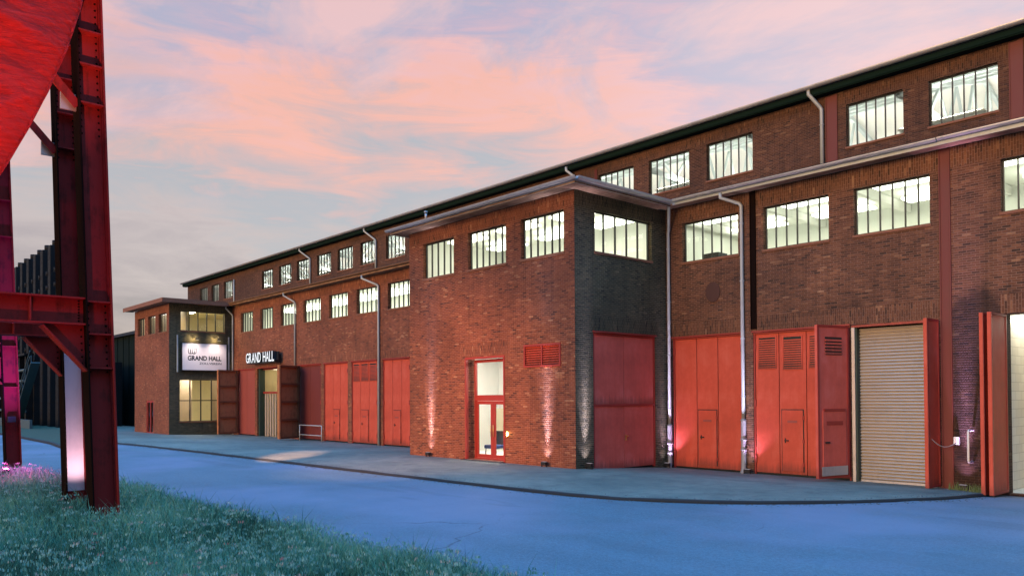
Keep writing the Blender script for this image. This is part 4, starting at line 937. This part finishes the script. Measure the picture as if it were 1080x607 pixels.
spot('beam', (PX1+.32, 23.98, .0), (-17.7, MY+.02, 2.9), 240, 76, (.75,.5,1), uc_); spot('beam', (-14.76, MY-.3, -.05), (-14.2, MY+.05, 2.9), 190, 76, (.75,.5,1), ud_)
# sign lamps on arms
for i, u in enumerate((21.3, 22.9)):
    o = empty('sign_lamp', (LX+.5, u, 6.7)); tag(o, 'small black arm lamp above the sign board, ' + ('left' if i == 0 else 'right') + ' of the pair', 'lamp', 'arm lamps over the sign board')
    q = MB(); q.tube([(LX+.0,u,6.95),(LX+.6,u,7.0),(LX+1.0,u,6.85)], .02, 8); obj('arm', q, M['black'], o); q = MB(); q.box(LX+.92,LX+1.08,u-.12,u+.12,6.74,6.84); obj('housing', q, M['black'], o, bevel=.01)
    q = MB(); q.box(LX+.94,LX+1.06,u-.1,u+.1,6.735,6.739); obj('lens', q, emit('sign lamp lens', (1,.85,.6), 1.5), o)
    spot('beam', (LX+1.0,u,6.72), (LX+.15,u,5.2), 150, 120, (1,.82,.72), o); spot('beam', (LX+.42,u,6.93), (LX,u,6.85), 70, 140, (1,.8,.45), o)

# small things at the right-hand pier
q = MB(); pM.box(q,-8.3,-8.16,1.0,1.22,-.1,-.002); o = obj('wall_socket', q, M['white'], bevel=.01); tag(o, 'small white socket box on the sooty brick pier', 'socket')
q = MB(); P0 = Vector((-8.75,23.55,1.3)); P1 = Vector((-8.22,24.18,1.05)); pts = []
for k in range(13): t = k/12; p = P0.lerp(P1, t); p.z -= .22*math.sin(math.pi*t); pts.append(p)
q.tube(pts, .012, 6); tag(obj('power_cable', q, M['zinc']), 'thin pale cable sagging from the red door leaf to the white socket', 'cable')
q = MB(); q.tube([(-7.82,24.28,1.42),(-7.82,23.95,1.42),(-7.82,23.9,1.36),(-7.82,23.9,.6),(-7.82,23.95,.54),(-7.82,24.28,.54)], .03, 8); tag(obj('hoop_rail', q, M['white']), 'white tubular hoop fixed to the brick pier beside the right gate leaf', 'hoop rail')
# barrier
bx_ = empty('tubular_barrier', (-44.8,23.4,-.25)); tag(bx_, 'low grey tubular barrier in front of the dark red door beside the entrance', 'barrier')
q = MB(); q.tube([(-46.3,23.4,.74),(-43.45,23.4,.74)], .03, 8); obj('rail', q, M['zinc_dull'], bx_); q = MB(); q.tube([(-46.3,23.4,.14),(-43.45,23.4,.14)], .025, 8); obj('rail', q, M['zinc_dull'], bx_)
for x in (-46.3,-43.45): q = MB(); q.tube([(x,23.4,-.27),(x,23.4,.76)], .03, 8); obj('post', q, M['zinc_dull'], bx_)

# weeds at the foot of the pier
def weed(x, y, z, n, hgt, label):
    mb = MB()
    for k in range(n):
        a_ = random.random()*6.28; rr = random.random()*.16; bx0 = x+rr*math.cos(a_)*1.6; by0 = y+rr*math.sin(a_)*.5; h_ = hgt*random.uniform(.4,1); l_ = random.uniform(.1,.5)*h_; la = random.random()*6.28; w = .012
        p = [(bx0-w,by0,z),(bx0+w,by0,z),(bx0+w*.7+l_*.3*math.cos(la),by0+l_*.3*math.sin(la),z+h_*.6),(bx0-w*.7+l_*.3*math.cos(la),by0+l_*.3*math.sin(la),z+h_*.6)]
        mb.face(p); mb.face([p[3],p[2],(bx0+l_*math.cos(la),by0+l_*math.sin(la),z+h_)])
    o = obj('weed_tuft', mb, M['weed'], origin=(x,y,z)); tag(o, label, 'weed', 'weeds at the foot of the wall')
M['weed'] = paint('weed leaf', (.10,.14,.04), .7, .5, 3)
weed(-8.1,23.95,-.3,40,.3,'green weed tuft at the foot of the sooty pier below the socket box'); weed(-7.55,23.6,-.3,60,.34,'larger green weed tuft beside the right gate leaf'); weed(-8.9,23.9,-.3,14,.16,'tiny weed tuft at the foot of the red steel post')

# ------------------------------------------------------------------ steel trestle
tr = empty('steel_trestle', (-24,2,0)); tag(tr, 'tall red riveted steel trestle on splayed legs standing in the grass', 'trestle')
def column(x, yc0, lean, w, h_, ribs, mat, zbase=-.15, rivz=()):
    fl, dep = .03, .46
    def sh(p): return (p[0], p[1] - lean*p[2], p[2])
    def shear(mb): mb.v = [sh(p) for p in mb.v]; return mb
    m = MB(); m.box(x-.012, x+.012, yc0-w/2+fl, yc0+w/2-fl, zbase, h_); co_ = obj('column', shear(m), M[mat], tr)
    for s in (-1,1):
        m = MB(); y = yc0+s*(w/2-fl/2); m.box(x-dep/2, x+dep/2, y-fl/2, y+fl/2, zbase, h_)
        for k in (-1,1): m.box(x+k*.013, x+k*.10, y-s*fl/2-s*.016, y-s*fl/2, zbase, h_)
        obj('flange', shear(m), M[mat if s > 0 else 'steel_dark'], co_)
    for z in ribs:
        m = MB(); m.box(x+.0125, x+dep/2-.03, yc0-w/2+fl+.001, yc0+w/2-fl-.001, z-.014, z+.014); m.box(x-dep/2+.03, x-.0125, yc0-w/2+fl+.001, yc0+w/2-fl-.001, z-.014, z+.014); obj('stiffener', shear(m), M[mat], co_)
    m = MB()
    for z0_, z1_ in rivz:
        z = z0_
        while z < z1_:
            for s in (-1,1): m.rivet((x+.0125, yc0+s*(w/2-.085), z), (1,0,0), .022)
            z += .13
    if m.v: tag(obj('rivet_row', shear(m), M['steel_dark'], co_), kind='stuff')
    m = MB(); m.box(x-.35,x+.35,yc0-.35,yc0+.35,-.12,-.05); obj('base_plate', m, M['steel_dark'], co_)
    return co_
def frame(x, yc0, lean, ribs, ym, rivz=(), mat='steel', far=True):
    column(x, yc0, lean, .48, 12.6, ribs, mat, rivz=rivz)
    if far: column(x, 2*ym-yc0, -lean, .48, 12.6, ribs, mat)
    yb = yc0-lean*4.1-.24; y0 = (2*ym-yc0)+lean*4.1+.24
    if not far: y0 = yb-3.2
    b = MB(); b.box(x-.012,x+.012,y0,yb,3.88,4.34); bo = obj('cross_beam', b, M[mat], tr)
    for z in (3.86,4.36): q = MB(); q.box(x-.2,x+.2,y0,yb,z-.015,z+.015); obj('flange', q, M[mat], bo)
    n = 4
    for k in range(1,n+1): y = yb - .92*k; q = MB(); q.box(x+.0125,x+.17,y-.012,y+.012,3.876,4.344); obj('stiffener', q, M[mat], bo)
    q = MB()
    for k in range(8): q.rivet((x+.0125, yb-.08, 3.93+.055*k), (1,0,0), .02)
    obj('rivet_row', q, M['steel_dark'], bo)
    ends = [(yb+.01, -1)] + ([(y0-.01, 1)] if far else [])
    for ye, s in ends:
        L_ = .72; q = MB(); t_ = .012
        def lean_y(z): return ye - s*0 + (lean*(4.1-z) if s < 0 else -lean*(4.1-z))
        A = (lean_y(3.84),3.84); B = (lean_y(2.98),2.98); C_ = (lean_y(3.84)+s*L_,3.84)
        q.indexed([(x-t_,*A),(x-t_,*B),(x-t_,*C_),(x+t_,*A),(x+t_,*B),(x+t_,*C_)], [(0,2,1),(3,4,5),(0,1,4,3),(1,2,5,4),(2,0,3,5)]); go = obj('gusset', q, M[mat], bo)
        q = MB(); q.bar((x,B[0]+s*.0,B[1]-.02),(x,C_[0]+s*.02,C_[1]-.02),.34,.024); obj('flange', q, M[mat], go)
        q = MB()
        for k in range(6): z = 3.76-.13*k; q.rivet((x+t_, lean_y(z)+s*.06, z), (1,0,0), .02)
        obj('rivet_row', q, M['steel_dark'], go)
    for ye, s in ends:
        q = MB(); zl = 8.1; yl = ye + (lean*(4.1-zl) if s < 0 else -lean*(4.1-zl)); q.bar((x+.02,yl,zl),(x+.02,yl+s*1.9,zl+2.1),.16,.08); q.bar((x+.12,yl,zl-.02),(x+.12,yl+s*1.9,zl+2.08),.02,.16); obj('knee_brace', q, M[mat], tr)
        q = MB(); q.box(x-.02,x+.03,yl-.28 if s < 0 else yl,yl if s < 0 else yl+.28,zl-.1,zl+.22); obj('brace_plate', q, M['zinc'], tr)
YC = 1.5
frame(-17.0, 4.41, .034, (3.02,3.68,4.31,8.16,8.91,9.56,10.3,11.2), YC, ((2.95,4.35),(7.6,10.6)))
frame(-20.5, 4.72, .028, (4.31,8.2,9.0,9.8,10.6), YC, ((3.0,4.3),(8,10)), 'steel')
frame(-32.0, 5.40, .037, (2.86,4.27,8.05,9.3,10.6), YC, ())
q = MB(); y = 4.70; q.hexa([(-20.48,y-.19,.3),(-20.455,y-.19,.3),(-20.455,y+.19,.3),(-20.48,y+.19,.3)],[(-20.48,y-.295,3.75),(-20.455,y-.295,3.75),(-20.455,y+.085,3.75),(-20.48,y+.085,3.75)]); M['pale_panel'] = paint('pale panel', (.62,.42,.46), .5, .3); obj('cover_panel', q, M['pale_panel'], tr)
for y in (3.95,-1.0):
    q = MB(); q.box(-33,-16,y-.01,y+.01,11.6,12.3); q.box(-33,-16,y-.18,y+.18,11.57,11.598); q.box(-33,-16,y-.18,y+.18,12.302,12.33); obj('long_girder', q, M['steel'], tr)

# red tarpaulin slung beneath the trestle deck
yb_pts = [(12.6,4.3),(11.4,4.12),(10.4,3.95),(9.87,3.87),(9.0,3.63),(8.13,3.32),(7.36,3.0),(6.79,2.74),(6.3,2.5),(5.7,2.05),(5.3,1.5),(5.15,.9)]
zz = np.array([p[0] for p in yb_pts][::-1]); yy = np.array([p[1] for p in yb_pts][::-1])
def tarp_pt(s, t):
    z = 5.15 + 7.45*s; yr = float(np.interp(z, zz, yy)); y = yr + (-1.2-yr)*t
    belly = .95*math.sin(math.pi*min(1, t*.5+.02))**.7*(1-(.5*s)**2)
    q_ = z*.82 + y*.57; r_2 = y*.82 - z*.57                     # folds run down from the upper right edge
    f_ = .9*.075*math.sin(3.3*z+.9*y+.8*math.sin(1.7*y)) + .95*.05*math.sin(6.8*z-1.2*y+1.6*math.sin(1.9*y+.5)) + .8*.028*math.sin(14*z+1.5*y+2.2*math.sin(2.3*y+z*.7)) + .014*math.sin(29*z-3*y+3*math.sin(3.3*y+1.1*z))
    gather = .02*math.sin(40*q_)*math.exp(-t*9)
    # one long ridge sagging across the sheet
    rz = 8.12 - .62*math.sin(min(1, max(0, (3.3-y))/1.6)*math.pi/2)
    ridge = .09*math.exp(-((z-rz)/.10)**2)*min(1, t*6) - .05*math.exp(-((z-rz+.26)/.16)**2)*min(1, t*6)
    return Vector((-16.75 + belly + f_*(.2+.8*min(1, t*4)) + gather + ridge, y, z - .18*math.sin(math.pi*t)*(1-s)))
q = MB(); NF = 150; NR = 70; UVS = []
for i in range(NF+1):
    for j in range(NR+1):
        p = tarp_pt(i/NF, j/NR); q.v.append(tuple(p)); UVS.append((p.y*.9+p.z*.15, p.z*.9-p.y*.15))
for f in [(i*(NR+1)+j, i*(NR+1)+j+1, (i+1)*(NR+1)+j+1, (i+1)*(NR+1)+j) for i in range(NF) for j in range(NR)]: q.f.append(f); q.uv += [UVS[k] for k in f]
ta = obj('red_tarpaulin', q, M['tarp'], smooth=True); tag(ta, 'large red wrinkled tarpaulin sheet hanging in a bulge from the trestle', 'tarpaulin')
md = ta.modifiers.new('thick', 'SOLIDIFY'); md.thickness = .02; md.offset = -1
hm = MB(); hm.tube([tarp_pt(i/60, 0) for i in range(61)], .03, 8); obj('hem', hm, M['tarp'], ta)

# trestle floodlights (coloured), standing in the grass by the legs
def floodlight(x, y, z, target, power, ang, color, label):
    o = empty('grass_floodlight', (x,y,z)); tag(o, label, 'floodlight', 'coloured floodlights in the grass')
    q = MB(); q.box(x-.14,x+.14,y-.08,y+.08,z+.08,z+.26); obj('housing', q, M['black'], o, bevel=.01)
    q = MB(); q.box(x-.02,x+.02,y-.02,y+.02,z-.1,z+.08); obj('stake', q, M['black'], o)
    spot('beam', (x,y,z+.32), target, power, ang, color, o); return o
floodlight(-9.4, .3, .05, (-16,1.5,8.7), 13500, 36, (1,.26,.16), 'dark floodlight in the grass in front of the near trestle leg')
floodlight(-13.6, 1.9, .05, (-17,3.9,5.9), 650, 42, (1,.07,.09), 'dark floodlight in the grass facing the cross beam of the near trestle frame')
floodlight(-19.55, 4.78, .0, (-20.46,4.7,1.25), 130, 74, (1,.74,.82), 'dark floodlight at the foot of the second trestle leg')
floodlight(-28.4, 4.6, .05, (-32,5.1,4.6), 4200, 60, (.34,.08,1), 'dark floodlight in the grass in front of the far trestle leg')
wf = empty('added_wash_light', (-20.5,5.1,5.2)); tag(wf, 'small dark floodlight added on the second trestle leg to warm the hall front', 'floodlight')
q = MB(); q.box(-20.68,-20.32,5.02,5.18,5.1,5.34); obj('housing', q, M['black'], wf, bevel=.01); q = MB(); q.box(-20.53,-20.47,4.8,5.02,5.18,5.24); obj('bracket', q, M['black'], wf)
spot('beam', (-20.55,5.22,5.25), (-31.0,15.2,0), 80000, 10, (1,.52,.32), wf); spot('beam', (-20.5,5.22,5.22), (-24.5,19.3,.9), 8500, 56, (1,.42,.2), wf)  # added source: warm pool on the apron, wash over the lower front
pf = empty('clamp_floodlight', (-31.7,5.3,1.75)); tag(pf, 'small magenta-glowing floodlight clamped low on the far trestle leg above the weeds', 'floodlight')
q = MB(); q.box(-31.78,-31.6,5.18,5.42,1.65,1.85); obj('housing', q, M['black'], pf, bevel=.01); q = MB(); q.box(-31.84,-31.781,5.27,5.33,1.7,1.78); obj('bracket', q, M['black'], pf)
spot('beam', (-31.55,5.3,1.75), (-28.6,4.9,.1), 13000, 46, (1,.05,.42), pf)

# ------------------------------------------------------------------ background plant
sh = empty('dark_shed', (-90,35,-.3)); tag(sh, 'dark green flat-roofed shed beyond the hall on the left', 'building')
q = MB(); q.box(-112,-84.75,22.7,26.5,-.4,8.9); 
q = MB(); q.box(-118,-76,25.2,29.2,-.4,9.1); obj('wall', q, M['shed'], sh); q = MB(); q.box(-118.3,-75.7,24.9,29.5,9.101,9.4); obj('roof', q, M['roof'], sh)
q = MB()
for k in range(20): q.box(-116+2*k,-115.9+2*k,25.14,25.198,-.3,9.0)
obj('cladding_rib', q, M['shed'], sh)
bt_ = empty('coke_oven_battery', (-82,16,0)); tag(bt_, 'dark sooty coke oven battery with pipes and stairs behind the trestle', 'industrial plant')
q = MB(); q.box(-120,-86,16.2,24,-.4,6.2); obj('oven_block', q, M['battery'], bt_)
for k in range(14):
    x = -126+3*k; q = MB(); q.box(x,x+.6,15.6,16.19,-.4,6.6); obj('buttress', q, M['battery'], bt_)
q = MB(); q.box(-120,-85,15.2,16.0,6.61,6.8); obj('walkway', q, M['battery'], bt_)
for z in (1.4,2.6,4.2,5.2): q = MB(); q.tube([(-118,15.2,z),(-84.5,15.2,z+.0)], .13, 8); obj('pipe', q, M['pipe_blue'], bt_)
q = MB(); q.bar((-86,14.8,.2),(-77,14.6,5.6),.7,.08); obj('stair', q, M['pipe_blue'], bt_)
q = MB()
for h_ in (.5,1.0): q.bar((-86,14.4,.2+h_),(-77,14.2,5.6+h_),.06)
for k in range(8): q.bar((-86+1.2*k,14.4,.2+.72*k),(-86+1.2*k,14.4,1.2+.72*k),.06)
obj('hand_rail', q, M['pipe_blue'], bt_)
for k in range(7):
    x = -96.5+3.1*k; p_ = empty('ascension_pipe', (x,17,6.2), bt_)
    m = MB(); m.box(x-.5,x+.5,16.4,17.5,-.4,16.4); bpy.data.objects.remove(p_)
    po_ = obj('ascension_pipe', m, M['battery'], bt_, bevel=.05)
    m = MB()
    for j in range(6): m.box(x-.75,x-.501,16.3,17.0,7.2+1.3*j,7.6+1.3*j)
    m.tube([(x,17,16.4),(x,17,16.9)], .35, 8); obj('collar', m, M['battery'], po_)
lwf = MB(); lwf.box(-118,-76,14.0,14.2,-.3,.75); o = obj('low_wall', lwf, paint('pale blue wall', (.05,.08,.09), .8, .5)); tag(o, 'low pale wall along the grass in front of the coke plant', 'wall')

# ------------------------------------------------------------------ world and sun
w = bpy.data.worlds.new('World'); S.world = w; w.use_nodes = True; nt = w.node_tree; nt.nodes.clear()
class WN(NT):
    def __init__(s, tree): s.t = tree; s.out = s.n('ShaderNodeOutputWorld')
t = WN(nt)
SUN_EL, SUN_AZ = 7, 178          # low dusk glow, straight onto the facade (from -Y)
sky = t.n('ShaderNodeTexSky', sky_type='NISHITA'); sky.sun_disc = False; sky.sun_elevation = R(SUN_EL); sky.sun_rotation = R(SUN_AZ)
gen = t.n('ShaderNodeTexCoord').outputs['Generated']; sp = t.n('ShaderNodeSeparateXYZ'); t.l(gen, sp.inputs[0]); dx, dy, dz = sp.outputs
inv = t.math('DIVIDE', 1, t.math('ADD', t.math('MAXIMUM', dz, 0), .28))
cb = t.n('ShaderNodeCombineXYZ'); t.l(t.math('MULTIPLY', dx, inv), cb.inputs[0]); t.l(t.math('MULTIPLY', dy, inv), cb.inputs[1]); t.l(t.math('MULTIPLY', dz, 1.4), cb.inputs[2])
cl1 = t.noise(cb.outputs[0], 1.5, 7, .58, .9); cl2 = t.noise(t.mapping(cb.outputs[0], (1,2.2,1)), 2.6, 8, .62, .6)
cl = t.math('ADD', t.math('MULTIPLY', cl1, .62), t.math('MULTIPLY', cl2, .38))
# clear-sky colour by height, wavered by long thin cloud streaks; blue overhead
warp = t.noise(t.mapping(gen, (1.1,1.1,3.2)), 1.7, 5, .55, .5)
fineS = t.noise(t.mapping(gen, (1.6,1.6,9)), 3.2, 8, .62, .8)
el = t.math('ADD', dz, t.math('ADD', t.math('MULTIPLY', t.math('SUBTRACT', warp, .5), .36), t.math('MULTIPLY', t.math('SUBTRACT', fineS, .5), .22)))
colr = t.ramp(el, [(0,(.12,.10,.135)),(.07,(.23,.185,.21)),(.13,(.39,.31,.325)),(.20,(.52,.42,.41)),(.245,(.42,.405,.43)),(.28,(.64,.41,.38)),(.315,(.87,.42,.32)),(.36,(.82,.44,.41)),(.41,(.46,.385,.50)),(.47,(.78,.43,.44)),(.53,(.48,.42,.54)),(.6,(.5,.5,.62))])
grey = t.ramp(t.noise(cb.outputs[0], 1.5, 8, .6, 1.0), [(.48,0.0),(.60,.75)])
up_ = t.ramp(dz, [(.22,0.0),(.34,1.0)])
colr = t.mix(t.math('MULTIPLY', grey, up_), colr, (.36,.40,.53))
hi = t.ramp(cl, [(.51,0.0),(.62,.7)])
colr = t.mix(t.math('MULTIPLY', hi, t.ramp(dz, [(.2,0.0),(.32,1.0)])), colr, (.93,.52,.46))
side = t.math('ADD', t.math('MULTIPLY', dx, .668), t.math('MULTIPLY', dy, .744))
pale = t.math('MULTIPLY', t.ramp(side, [(-.1,0.0),(.35,.38)]), t.ramp(dz, [(.1,0.0),(.25,1.0)]))
colr = t.mix(pale, colr, (.92,.63,.60))
zen = t.ramp(dz, [(.50,0.0),(.64,1.0)]); colr = t.mix(zen, colr, (.21,1.22,2.9))
# away from the afterglow (behind the camera) the low sky is a dim blue
fw = t.math('ADD', t.math('MULTIPLY', dx, -.744), t.math('MULTIPLY', dy, .668))
k = t.ramp(fw, [(0.0,1.0),(.45,0.0)])
lowm = t.ramp(dz, [(.35,1.0),(.60,0.0)])
colr = t.mix(t.math('MULTIPLY', k, lowm), colr, (.17,.165,.17))
bg = t.n('ShaderNodeBackground'); t.l(colr, bg.inputs[0]); bg.inputs[1].default_value = 1.0
bg2 = t.n('ShaderNodeBackground'); t.l(sky.outputs[0], bg2.inputs[0]); bg2.inputs[1].default_value = .05
ad_ = t.n('ShaderNodeAddShader'); t.l(bg.outputs[0], ad_.inputs[0]); t.l(bg2.outputs[0], ad_.inputs[1]); t.l(ad_.outputs[0], t.out.inputs[0])
sl_ = bpy.data.lights.new('sun', 'SUN'); sl_.energy = 2.9; sl_.angle = R(28); sl_.color = (1,.60,.38)
sl_.color = (1,.64,.34)
so = bpy.data.objects.new('sun', sl_); COL.objects.link(so)
az = R(SUN_AZ); dirv = Vector((math.sin(az)*math.cos(R(SUN_EL)), math.cos(az)*math.cos(R(SUN_EL)), math.sin(R(SUN_EL))))
so.rotation_euler = dirv.to_track_quat('Z','Y').to_euler(); so.location = (0,-20,30)

S.render.engine = 'CYCLES'; cy = S.cycles; cy.use_denoising = True; cy.max_bounces = 6; cy.diffuse_bounces = 3; cy.glossy_bounces = 3; cy.transparent_max_bounces = 8; cy.sample_clamp_indirect = 6; cy.caustics_reflective = False; cy.caustics_refractive = False; cy.use_light_tree = True
vs_ = S.view_settings; vs_.view_transform = 'Standard'; vs_.look = 'None'; vs_.exposure = 0; vs_.gamma = 1
try: vs_.use_curve_mapping = False
except Exception: pass
